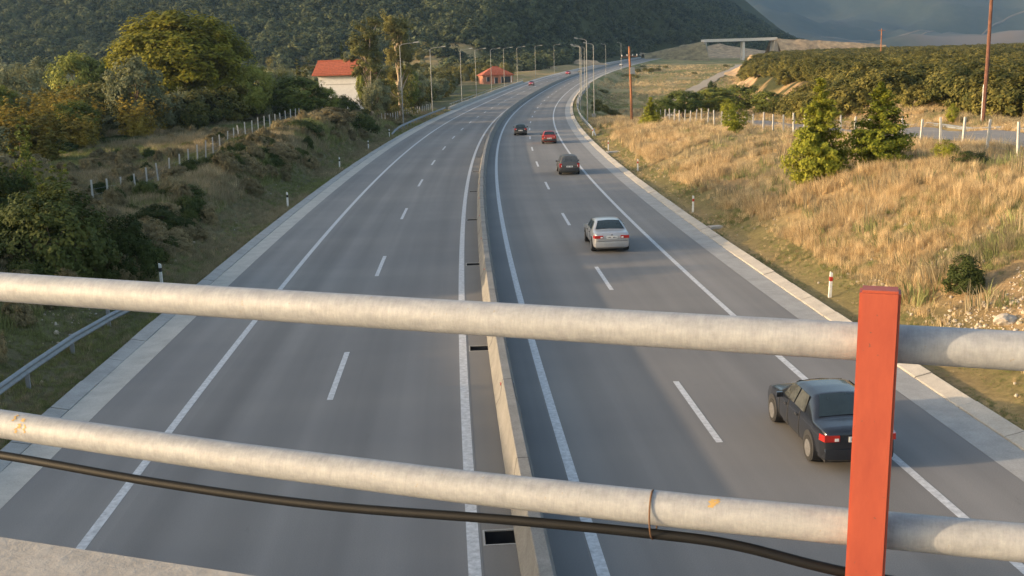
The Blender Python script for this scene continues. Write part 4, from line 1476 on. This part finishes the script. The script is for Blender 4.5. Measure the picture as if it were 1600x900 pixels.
# left bank
n_ = 70000
Y = 18 * (230 / 18) ** rng.uniform(0, 1, n_); OFF = -(12.85 + rng.uniform(0, 1, n_) ** 1.3 * 40)
X = cx(Y) + OFF
big = fbm(X / 8, Y / 8, 91); clus = fbm(X / 3, Y / 3, 93)
keep = rng.uniform(0, 1, n_) < np.where((Y < 48) & (OFF < -15), .8, 1)
X, Y, OFF, big, clus = X[keep], Y[keep], OFF[keep], big[keep], clus[keep]
q = big + rng.normal(0, .2, len(X))
idx = np.where(q < .20, 0, np.where(q < .85, 1, 2))
nf = np.abs(X + 28.2) < 2.2
sc_ = (.7 + .5 * rng.uniform(0, 1, len(X)) + .7 * np.maximum(clus, 0)) * np.clip(.75 + Y / 150, .8, 1.6)
sc_ = np.where(OFF > -16.2, sc_ * .45, sc_)
sc_ = np.where(nf & (Y > 65), sc_ * .5, sc_)
scatter('bank_grass', 'shaded mixed grass and weeds on the left bank', np.stack([X, Y, ground(X, Y)], 1), T_grn, idx, sc_)

# low weeds and scrub tussocks on both banks
n_ = 1300
Y = 40 * (200 / 40) ** rng.uniform(0, 1, n_); OFF = -(15.5 + rng.uniform(0, 1, n_) * 22)
X = cx(Y) + OFF
k_ = (fbm(X / 7, Y / 7, 95) > -.05) & (np.abs(X + 28.2) > 2.5)
X, Y = X[k_], Y[k_]
scatter('bank_scrub', 'low scrub and brambles on the left bank', np.stack([X, Y, ground(X, Y) - .05], 1), [PR['mound'][0][2], PR['mound'][1][2]], (rng.uniform(0, 1, len(X)) < .7).astype(int), np.stack([rng.uniform(.18, .45, len(X))] * 2 + [rng.uniform(.18, .55, len(X))], 1))
n_ = 420
Y = 30 * (160 / 30) ** rng.uniform(0, 1, n_); X = cx(Y) + 14.5 + rng.uniform(0, 1, n_) * 18
k_ = np.abs(X - (32.2 - .037 * (Y - 60))) > 3.2
X, Y = X[k_], Y[k_]
scatter('bank_weeds', 'small green weeds among the dry grass', np.stack([X, Y, ground(X, Y) - .03], 1), [T_grn[0], T_grn[1]], (rng.uniform(0, 1, len(X)) < .4).astype(int), rng.uniform(1.3, 2.6, len(X)))

# stones on the right bank
def rock_mesh(name, mat, sub=2, amp=.25):
    bm = bmesh.new(); bmesh.ops.create_icosphere(bm, subdivisions=sub, radius=.5)
    sx, sy, sz = random.uniform(.8, 1.2), random.uniform(.7, 1.1), random.uniform(.5, .8)
    for v_ in bm.verts:
        d = 1 + amp * float(fbm(np.array(v_.co.x * 3.1 + sx * 9), np.array(v_.co.y * 3.1 + v_.co.z * 2.3), 5))
        v_.co = Vector((v_.co.x * sx * d, v_.co.y * sy * d, v_.co.z * sz * d))
    me = bpy.data.meshes.new(name); bm.to_mesh(me); bm.free(); me.materials.append(mat); return me
RK = [rock_mesh('stone', M['rock'], 1, .5), rock_mesh('stone', M['rock_w'], 1, .5)]
n_ = 8500
Y = rng.uniform(18, 44, n_); OFF = 14.0 + rng.uniform(0, 1, n_) * 12
X = cx(Y) + OFF
k_ = (fbm(X / 4, Y / 4, 97) + (38 - Y) * .03 > -.1)
X1, Y1 = X[k_], Y[k_]
n2 = 1500
Y2 = rng.uniform(44, 62, n2); X2 = 16 + rng.uniform(0, 1, n2) * 11
k2 = (np.abs((Y2 - 47) - 1.2 * np.sin(X2)) < 1.0) | (fbm(X2 / 3, Y2 / 3, 99) > .42)
X = np.concatenate([X1, X2[k2]]); Y = np.concatenate([Y1, Y2[k2]])
scatter('bank_stones', 'loose pale stones and rubble on the right bank', np.stack([X, Y, ground(X, Y)], 1), RK, (rng.uniform(0, 1, len(X)) < .4).astype(int), .05 + .16 * rng.uniform(0, 1, len(X)) ** 3.0, 1.0)
n_ = 900
Y = rng.uniform(24, 56, n_); X = cx(Y) - 14.6 - rng.uniform(0, 1, n_) * 9
scatter('left_bank_stones', 'loose stones on the shaded left bank by the guardrail', np.stack([X, Y, ground(X, Y) + .02], 1), RK, rng.integers(0, 2, n_), .05 + .22 * rng.uniform(0, 1, n_) ** 3, 1.0)
n_ = 70
Y = rng.uniform(26, 60, n_); X = cx(Y) - 15.2 - rng.uniform(0, 1, n_) * 8
scatter('left_bank_scrub', 'low dry scrub on the shaded left bank by the guardrail', np.stack([X, Y, ground(X, Y) - .04], 1), [PR['mound'][0][2], PR['mound'][1][2]], (rng.uniform(0, 1, n_) < .75).astype(int), np.stack([rng.uniform(.15, .35, n_)] * 2 + [rng.uniform(.15, .40, n_)], 1))
n_ = 260
Y = rng.uniform(24, 110, n_); X = cx(Y) + np.where(rng.uniform(0, 1, n_) < .6, rng.uniform(12.8, 16, n_), -rng.uniform(13.6, 19, n_))
scatter('verge_litter', 'scattered pale pebbles and litter on the verges', np.stack([X, Y, ground(X, Y) + .03], 1), [RK[1]], np.zeros(n_, int), rng.uniform(.05, .14, n_), 1.0)
rk = tag(link('boulder', rock_mesh('boulder', M['rock_w'], 3, .35), None, (15.0, 32.2, gz(15.0, 32.2) + .1), (0, 0, .4), (.72, .6, .66)), 'large pale boulder on the stony bank at the right edge', 'rock')
for (x, y, w, d, lb) in ((11.15, 58.6, .75, .5, 'flat broken concrete slab lying on the right verge'), (10.6, 110.5, 1.4, .9, 'flat concrete drain cover on the right verge beyond the third delineator')):
    mb = MB(); mb.box((0, 0, .05), (w, d, .14), .3, .93); mb.box((w * .4, d * .3, .03), (w * .4, d * .5, .1), .7, .9)
    tag(mb.build('concrete_slab', M['concrete_l']), lb, 'slab').location = (x, y, gz(x, y) + .03)

# thickets on the left plain
LOW = []
for k in range(3):
    c = ellipsoid_clumps(60, 4.6, 4.6, 2.3, 1.9, .5)
    P, N = clump_leaves(c, rng.uniform(.4, .8, len(c)), 60, .2)
    LOW.append(leaf_mesh('thicket_tree', P, N, .2, M['lf_forest']))
LOWo = []
for k in range(2):
    c = ellipsoid_clumps(60, 4.6, 4.6, 2.2, 1.8, .5)
    P, N = clump_leaves(c, rng.uniform(.4, .8, len(c)), 60, .2)
    LOWo.append(leaf_mesh('thicket_tree', P, N, .2, M['lf_olive']))
n_ = 2600
Y = rng.uniform(135, 600, n_) ** 1.0; b_ = rng.uniform(-.52, .02, n_)
X = b_ * Y
off = X - cx(Y)
dens = fbm(X / 45, Y / 45, 101)
k_ = (off < np.interp(Y, [135, 200, 260, 400, 600], [-36, -27, -24, -24, -34])) & (dens > np.interp(Y, [135, 300, 420, 600], [-.35, -.2, .0, -.1]))
k_ &= ~((np.abs(X + 32) < 7) & (Y > 150) & (Y < 226))
k_ &= ~((np.abs(X + 3.8) < 14) & (Y > 345) & (Y < 420))
X, Y = X[k_], Y[k_]
scatter('left_thicket', 'thicket of scrub trees on the plain below the hill', np.stack([X, Y, ground(X, Y) - .3], 1), LOW + LOWo, rng.integers(0, 5, len(X)), rng.uniform(.7, 1.5, len(X)))

n_ = 560  # unseen trees added out of view at left so their shadow covers the road
Y = rng.uniform(46, 100, n_); X = -rng.uniform(.56, 1.6, n_) * Y - 7
k_ = (X > -150) & (fbm(X / 14, Y / 14, 121) > -.10)
X, Y = X[k_], Y[k_]
hs = rng.uniform(1.5, 2.5, len(X))
scatter('shade_thicket', 'unseen thicket added beyond the left edge to shade the road', np.stack([X, Y, ground(X, Y) - .3], 1), LOW + LOWo, rng.integers(0, 5, len(X)), np.stack([hs, hs, hs * 1.1], 1))

# oak scrub forest on the right
n_ = 12000
Y = np.sqrt(rng.uniform(90 ** 2, 760 ** 2, n_)); X = rng.uniform(.12, .54, n_) * Y
edge = np.interp(Y, [60, 120, 195, 310, 500, 650, 900], [28, 34, 45, 60, 104, 152, 235])
k_ = (X > np.where(Y < 160, np.interp(Y, [88, 110, 140, 160], [39, 37.5, 35, 44]), edge + 8) + 4 * fbm(X / 20, Y / 20, 103)) & ~((Y > 735) & (X < 275))
X, Y = X[k_], Y[k_]
hs = .55 + .55 * rng.uniform(0, 1, len(X)) + .25 * fbm(X / 30, Y / 30, 105)
scatter('scrub_forest', 'dense low oak scrub covering the plain on the right', np.stack([X, Y, ground(X, Y) - .5], 1), LOW, rng.integers(0, 3, len(X)), np.stack([hs * 1.12, hs * 1.12, hs * .95], 1))

# woods on the hill
HT = []
for k in range(3):
    c = ellipsoid_clumps(24, 4.8, 4.8, 2.4, 2.2, .6)
    P, N = clump_leaves(c, rng.uniform(.6, 1.1, len(c)), 22, .5)
    HT.append(leaf_mesh('hill_tree', P, N, .5, M['lf_hill']))
n_ = 75000
Y = np.sqrt(rng.uniform(520 ** 2, 1750 ** 2, n_)); X = rng.uniform(-.53, .30, n_) * Y
z = ground(X, Y); off = X - cx(Y)
k_ = ((np.abs(off) > 26) | (Y > 985)) & ((off < 0) | (Y > 900)) & ((Y > 590 + 60 * fbm(X / 120, Y / 120, 51)) | (fbm(X / 40, Y / 40, 107) > .2)) & (fbm(X / 60, Y / 60, 109) > -.42) & (X / Y < .262 + .03 * fbm(X / 50, Y / 50, 111))
k_ &= ~((np.abs(X - 150) < 75) & (np.abs(Y - 772) < 45))
X, Y, z = X[k_], Y[k_], z[k_]
hs = (.6 + 1.25 * rng.uniform(0, 1, len(X)) ** 3) * (1 + .25 * fbm(X / 70, Y / 70, 113))
scatter('hill_woods', 'dark green woods covering the hillside', np.stack([X, Y, z - .4], 1), HT, rng.integers(0, 3, len(X)), np.stack([hs * 1.2, hs * 1.2, hs], 1))

# undergrowth between the left shrubs
n_ = 130
Y = rng.uniform(112, 178, n_); X = -rng.uniform(.27, .52, n_) * Y
k_ = X < np.interp(Y, [112, 140, 180], [-50, -42, -34])
X, Y = X[k_], Y[k_]
hs = rng.uniform(.45, .95, len(X))
scatter('golden_undergrowth', 'tangle of yellow-green undergrowth below the left trees', np.stack([X, Y, ground(X, Y) - .1], 1), [PR['shrubY'][0][2], PR['shrubY'][1][2], LOW[0], LOWo[0]], rng.choice([0, 1, 1, 2, 3], len(X)), np.stack([hs * 1.1, hs * 1.1, hs * .85], 1))

# straw in the valley
n_ = 16000
Y = 172 * (640 / 172) ** rng.uniform(0, 1, n_); X = cx(Y) + 14.5 + rng.uniform(0, 1, n_) * 60
edge = np.interp(Y, [60, 120, 195, 310, 500, 650, 900], [28, 34, 45, 60, 104, 152, 235])
tx = np.interp(Y, [190, 215, 250, 290, 340, 410, 500, 570, 640], [25, 31, 37, 44, 55, 74, 98, 118, 135])
k_ = (X < edge + 4) & (np.abs(X - tx) > 2.6) & (fbm(X / 9, Y / 14, 117) > -.25)
X, Y = X[k_], Y[k_]
gp = fbm(X / 16, Y / 26, 119) + rng.normal(0, .15, len(X))
scatter('valley_grass', 'straw and green grass on the valley floor beside the track', np.stack([X, Y, ground(X, Y)], 1), T_dry + [T_grn[0]], np.where(gp > .18, 3, np.where(gp > -.1, 2, 1)), rng.uniform(1.0, 2.0, len(X)))

# valley scrub
n_ = 420
Y = rng.uniform(185, 620, n_); X = cx(Y) + 17 + rng.uniform(0, 1, n_) * 50
edge = np.interp(Y, [60, 120, 195, 310, 500, 650, 900], [28, 34, 45, 60, 104, 152, 235])
k_ = (X < edge + 4) & (fbm(X / 22, Y / 30, 115) > .22)
X, Y = X[k_], Y[k_]
scatter('valley_scrub', 'low bushes in the valley below the viaduct', np.stack([X, Y, ground(X, Y) - .2], 1), LOW, rng.integers(0, 3, len(X)), np.stack([rng.uniform(.4, .9, len(X))] * 2 + [rng.uniform(.2, .5, len(X))], 1))

# ------------------------------------------------------------------ vehicles
def car(name, label, x, y, rz, spec, paint, group=None, glass='glass'):
    L, W, Hh = spec['L'], spec['W'], spec['H']
    T = np.array(spec['top'])            # (t, z) upper outline from rear (0) to front (1)
    WF = np.array(spec['wid'])           # (t, width factor)
    hw = W / 2; zb = .20
    def top(t): return float(np.interp(t, T[:, 0], T[:, 1]))
    def wid(t): return hw * float(np.interp(t, WF[:, 0], WF[:, 1]))
    deck = spec.get('deck', .98)
    def ring(t):
        w = wid(t); zt = top(t); belt = min(spec.get('belt', .93), zt - .05)
        k = min(1, max(0, (zt - deck) / (Hh - deck)))
        wr = w * (.93 - .20 * k)
        zlo = zb + (.10 if t < .02 or t > .98 else 0)
        return [(0, zlo), (w * .88, zlo), (w * .97, zlo + .10), (w, .52), (w * .985, belt - .14), (w * .945, belt), (wr, zt - .045), (wr - .09 - .05 * k, zt), (0, zt + .03)]
    ts = sorted(set([0, .012, .04, .97, .99, 1.0] + [float(q) for q in T[:, 0]] + list(np.linspace(.06, .95, 22))))
    e = empty(name, (x, y, float(zroad(max(y, 0))) + .012), rz)
    tag(e, label, 'car', group)
    mb = MB(); v, f = [], []
    nr = 9; full = nr * 2 - 2
    for t in ts:
        r = ring(t); yy = -L / 2 + t * L
        pts = [(a_, yy, b_) for a_, b_ in r] + [(-a_, yy, b_) for a_, b_ in r[-2:0:-1]]
        v += pts
    for i in range(len(ts) - 1):
        for k in range(full):
            a_ = i * full + k; b_ = i * full + (k + 1) % full
            f.append((a_, b_, b_ + full, a_ + full))
    f.append(tuple(range(full))); f.append(tuple((len(ts) - 1) * full + k for k in range(full)))
    mb.add(v, f)
    bd = mb.build('body', paint, e, smooth=60)
    sb = bd.modifiers.new('round', 'SUBSURF'); sb.levels = 1; sb.render_levels = 1
    # panes lying on the body surface
    def top_pane(nm, ta, tb, inset=.06):
        mb = MB(); v, f = [], []
        for i in range(5):
            t = ta + (tb - ta) * (inset + (1 - 2 * inset) * i / 4)
            r = ring(t); wx = r[7][0] - .012; yy = -L / 2 + t * L
            slope = (top(t + .004) - top(t - .004)) / (.008 * L)
            ny, nz = -slope, 1.0; nl = math.hypot(ny, nz); ny /= nl; nz /= nl
            for k in range(-3, 4):
                xx = wx * k / 3
                zz = r[7][1] + .03 * (1 - abs(xx) / r[7][0])
                v.append((xx, yy + ny * .012, zz + nz * .012))
        for i in range(4):
            for k in range(6):
                a_ = i * 7 + k; f.append((a_, a_ + 1, a_ + 8, a_ + 7))
        mb.add(v, f); return mb.build(nm, M[glass], e, smooth=40)
    top_pane('rear_window', spec['rg'][0], spec['rg'][1])
    top_pane('windscreen', spec['wg'][1], spec['wg'][0])
    for sg in (-1, 1):
        for (tl0, tl1, tu0, tu1) in spec['side']:
            mb = MB(); v, f = [], []
            for i in range(5):
                for q, (t0, t1) in enumerate(((tl0, tl1), ((tl0 + tu0) / 2, (tl1 + tu1) / 2), (tu0, tu1))):
                    t = t0 + (t1 - t0) * i / 4
                    r = ring(t); s_ = (.07, .48, .90)[q]
                    zbelt, ztop_ = spec.get('belt', .93), Hh - .045
                    zz = zbelt + (ztop_ - zbelt) * s_
                    zl, zu = r[5][1], r[6][1]
                    u_ = min(1, max(0, (zz - zl) / max(zu - zl, .01)))
                    xx = r[5][0] + (r[6][0] - r[5][0]) * u_ + .012
                    v.append((sg * xx, -L / 2 + t * L, zl + (zu - zl) * u_))
            for i in range(4):
                for q in range(2):
                    a_ = i * 3 + q; f.append((a_, a_ + 1, a_ + 4, a_ + 3))
            mb.add(v, f); mb.build('side_window', M[spec.get('sideglass', glass)], e)
        # door seams
        for t in spec.get('seams', (.36, .55, .70)):
            mb = MB(); r = ring(t)
            pts = [(sg * (r[k][0] + .003), -L / 2 + t * L, r[k][1]) for k in (2, 3, 4, 5)]
            mb.tube(pts, .006, 4); mb.build('door_seam', M['trim'], e)
        for t in spec.get('handles', (.40, .585)):
            mb = MB(); r = ring(t); mb.box((sg * (r[4][0] + .012), -L / 2 + t * L, r[4][1]), (.03, .16, .035)); mb.build('door_handle', M['trim'], e)
        for t in spec['wheels']:
            wx = wid(t); yy = -L / 2 + t * L; rr = spec.get('wr', .31)
            mb = MB(); mb.tube([(sg * (wx - .25), yy, rr + .06), (sg * (wx + .006), yy, rr + .06)], rr * 1.16, 24); mb.build('wheel_arch', M['trim'], e)
            wo = MB(); wo.tube([(sg * (wx - .21), yy, rr), (sg * (wx - .02), yy, rr), (sg * (wx + .018), yy, rr)], [rr, rr, rr * .94], 24); wh = wo.build('wheel', M['tyre'], e, smooth=40)
            mb = MB(); mb.tube([(sg * (wx + .0), yy, rr), (sg * (wx + .026), yy, rr), (sg * (wx + .034), yy, rr)], [rr * .66, rr * .64, rr * .2], 20); hb = mb.build('hub_cap', M['hub'], wh, smooth=40)
        # lamps
        mb = MB(); tx, tz, tw, th = spec['tail']
        wz = wid(.012)
        mb.add([(sg * (tx - tw / 2), -L / 2 - .014, tz - th / 2), (sg * (wz + .006), -L / 2 - .004, tz - th / 2), (sg * (wz + .004), -L / 2 - .006, tz + th / 2), (sg * (tx - tw / 2), -L / 2 - .014, tz + th / 2),
                (sg * (wid(.05) + .012), -L / 2 + .05 * L, tz - th / 2), (sg * (wid(.05) + .004), -L / 2 + .05 * L, tz + th / 2), (sg * (tx - tw / 2), -L / 2 + .05, tz - th / 2), (sg * (tx - tw / 2), -L / 2 + .05, tz + th / 2)],
               [(0, 1, 2, 3), (1, 4, 5, 2), (0, 6, 4, 1), (3, 2, 5, 7), (0, 3, 7, 6), (4, 6, 7, 5)])
        tlp = mb.build('tail_light', M['tail'], e)
        mb = MB(); mb.box((sg * (tx - tw * .28), -L / 2 - .016, tz - th * .15), (tw * .28, .012, th * .45)); mb.build('reverse_lens', M['tailo'] if spec.get('amber') else M['headl'], tlp)
        mb = MB(); mb.box((sg * wid(.97) * .66, L / 2 - .045, .60), (.36, .12, .13)); mb.build('headlight', M['headl'], e)
        mb = MB(); mb.box((sg * (hw + .06), -L / 2 + spec['mirror'] * L, .96), (.17, .09, .12), 0, .85); mb.build('mirror', M['trim'] if spec.get('darkm') else paint, e)
    for yy, nm, sgn in ((-L / 2 + .03, 'rear_bumper', -1), (L / 2 - .03, 'front_bumper', 1)):
        mb = MB(); pth = []
        wq = wid(.015) if sgn < 0 else wid(.985)
        for xx, dy in ((-wq - .03, .28), (-wq + .03, .02), (-wq * .5, -.045), (0, -.06), (wq * .5, -.045), (wq - .03, .02), (wq + .03, .28)):
            pth.append(((xx, yy - dy * sgn * -1 if sgn < 0 else yy - dy, .43), (0, sgn)))
        if sgn < 0: pth = [((p[0][0], -L / 2 + .03 + d_, .43), (0, -1)) for p, d_ in zip(pth, (.28, .02, -.045, -.06, -.045, .02, .28))]
        mb.sweep(pth, [(-.03, -.13), (.02, -.12), (.035, 0), (.02, .12), (-.03, .13)], closed=True, cap=True)
        mb.build(nm, M['trim'] if spec.get('darkb') else paint, e, smooth=50)
    mb = MB(); mb.box((0, -L / 2 - .018, spec['plate']), (.52, .02, .12)); pl_ = mb.build('number_plate', M['plate'], e)
    mb = MB()
    for k in range(7):
        if k != 3: mb.box((-.19 + k * .063, -L / 2 - .0295, spec['plate']), (.035, .004, .065))
    mb.build('plate_characters', M['trim'], pl_)
    mb = MB(); mb.box((0, 0, .24), (W * .8, L * .9, .12)); mb.build('underside', M['trim'], e)
    return e


SEDAN = dict(L=4.75, W=1.80, H=1.44, deck=1.0, belt=.95, top=[(0, .88), (.012, .96), (.05, 1.0), (.165, 1.03), (.235, 1.27), (.30, 1.42), (.42, 1.44), (.53, 1.425), (.58, 1.38), (.70, 1.03), (.86, .92), (.96, .80), (.99, .70), (1, .60)],
             wid=[(0, .86), (.012, .91), (.05, .97), (.15, 1), (.85, 1), (.95, .95), (.985, .86), (1, .78)], rg=(.165, .30), wg=(.70, .58),
             side=[(.30, .46, .325, .445), (.475, .64, .462, .575)], wheels=(.19, .81), tail=(.60, .80, .36, .145), plate=.78, mirror=.645)
HATCH = dict(L=3.95, W=1.64, H=1.42, deck=.98, belt=.93, top=[(0, .80), (.012, .92), (.03, .98), (.075, 1.12), (.145, 1.36), (.20, 1.42), (.40, 1.42), (.50, 1.39), (.655, .98), (.84, .88), (.96, .76), (.99, .66), (1, .56)],
             wid=[(0, .88), (.012, .93), (.05, .97), (.15, 1), (.85, 1), (.95, .94), (.985, .86), (1, .78)], rg=(.03, .145), wg=(.655, .50),
             side=[(.20, .385, .215, .37), (.405, .585, .395, .50)], wheels=(.17, .82), tail=(.62, .80, .22, .20), plate=.62, mirror=.60, seams=(.40, .63), handles=(.45,), darkm=True, darkb=True)
ESTATE = dict(L=4.25, W=1.70, H=1.56, deck=.98, belt=.95, top=[(0, .80), (.010, .94), (.02, 1.0), (.035, 1.18), (.065, 1.50), (.09, 1.56), (.40, 1.56), (.52, 1.52), (.665, 1.0), (.84, .93), (.96, .84), (.99, .72), (1, .60)],
              wid=[(0, .93), (.012, .96), (.05, .99), (.15, 1), (.85, 1), (.95, .96), (.985, .88), (1, .82)], rg=(.02, .066), wg=(.665, .52),
              side=[(.10, .28, .12, .275), (.30, .44, .295, .435), (.46, .60, .455, .52)], wheels=(.19, .81), tail=(.70, .80, .14, .32), plate=.70, mirror=.61, darkm=True, darkb=True)
P_sil = car_paint('silver_paint', (0.40, 0.405, 0.415), .45, .34)
P_blk = car_paint('black_paint', (0.012, 0.014, 0.020), 0, .25)
P_blk2 = car_paint('dark_green_paint', (0.012, 0.016, 0.018), 0, .28)
P_gry = car_paint('dark_grey_paint', (0.075, 0.070, 0.064), .2, .4)
P_red = car_paint('red_paint', (0.30, 0.028, 0.018), 0, .35)
P_red2 = car_paint('bright_red_paint', (0.42, 0.03, 0.035), 0, .3)
P_wht = car_paint('white_paint', (0.72, 0.71, 0.68), 0, .3)

sv = car('silver_car', 'silver saloon car driving away in the right lane', 4.80, 54.1, rhead(55), SEDAN, P_sil)
mb = MB(); mb.tube([(0, -2.385, .90), (0, -2.40, .90)], [.05, .045], 16); mb.build('emblem', M['chrome'], sv)
mb = MB(); mb.box((0, -2.372, .60), (1.5, .012, .012)); mb.build('boot_seam', M['trim'], sv)
SED2 = dict(SEDAN); SED2.update(L=4.5, W=1.74, sideglass='glass_l', tail=(.62, .80, .32, .14), darkb=False)
bk = car('black_car', 'black saloon car partly hidden behind the orange post', 7.45, 25.0, rhead(26), SED2, P_blk)
es = car('grey_estate', 'dark grey estate car ahead of the silver saloon', 5.0, 91.6, rhead(92), ESTATE, P_gry, glass='glass_l')
car('red_hatchback', 'dark red hatchback ahead of the grey estate', 4.8, 127.4, rhead(127), HATCH, P_red)
car('black_hatchback', 'black hatchback in the overtaking lane, farthest of the five receding cars', 1.75, 143.8, rhead(143), HATCH, P_blk2)
car('oncoming_car', 'small red oncoming car by the orange-walled house', *rp(-7.0, 368), rhead(368) + math.pi, HATCH, P_red2)
car('oncoming_car', 'red oncoming car near the last left lamps', *rp(-5.6, 476), rhead(476) + math.pi, SEDAN, P_red2)
car('oncoming_car', 'dark oncoming car beside the far red car', *rp(-3.0, 499), rhead(499) + math.pi, HATCH, P_blk2)
car('distant_car', 'white car far along the motorway behind the telegraph pole', *rp(6.8, 590), rhead(590), HATCH, P_wht)
car('distant_car', 'whitish car at the far end of the visible motorway', *rp(-5, 900), rhead(900) + math.pi, HATCH, P_wht)

# ------------------------------------------------------------------ air
mb = MB(); mb.box((900, 3560, 600), (8600, 7300, 1320))
mt = bpy.data.materials.new('haze'); mt.use_nodes = True
nt = mt.node_tree
for nd in list(nt.nodes):
    if nd.type == 'BSDF_PRINCIPLED': nt.nodes.remove(nd)
pv = nt.nodes.new('ShaderNodeVolumePrincipled')
pv.inputs['Color'].default_value = (0.42, 0.68, 1.0, 1)
pv.inputs['Density'].default_value = 0.8e-4
pv.inputs['Anisotropy'].default_value = 0.2
nt.links.new(pv.outputs[0], nt.nodes['Material Output'].inputs['Volume'])
tag(mb.build('haze', mt), 'thin bluish evening haze', kind='stuff')
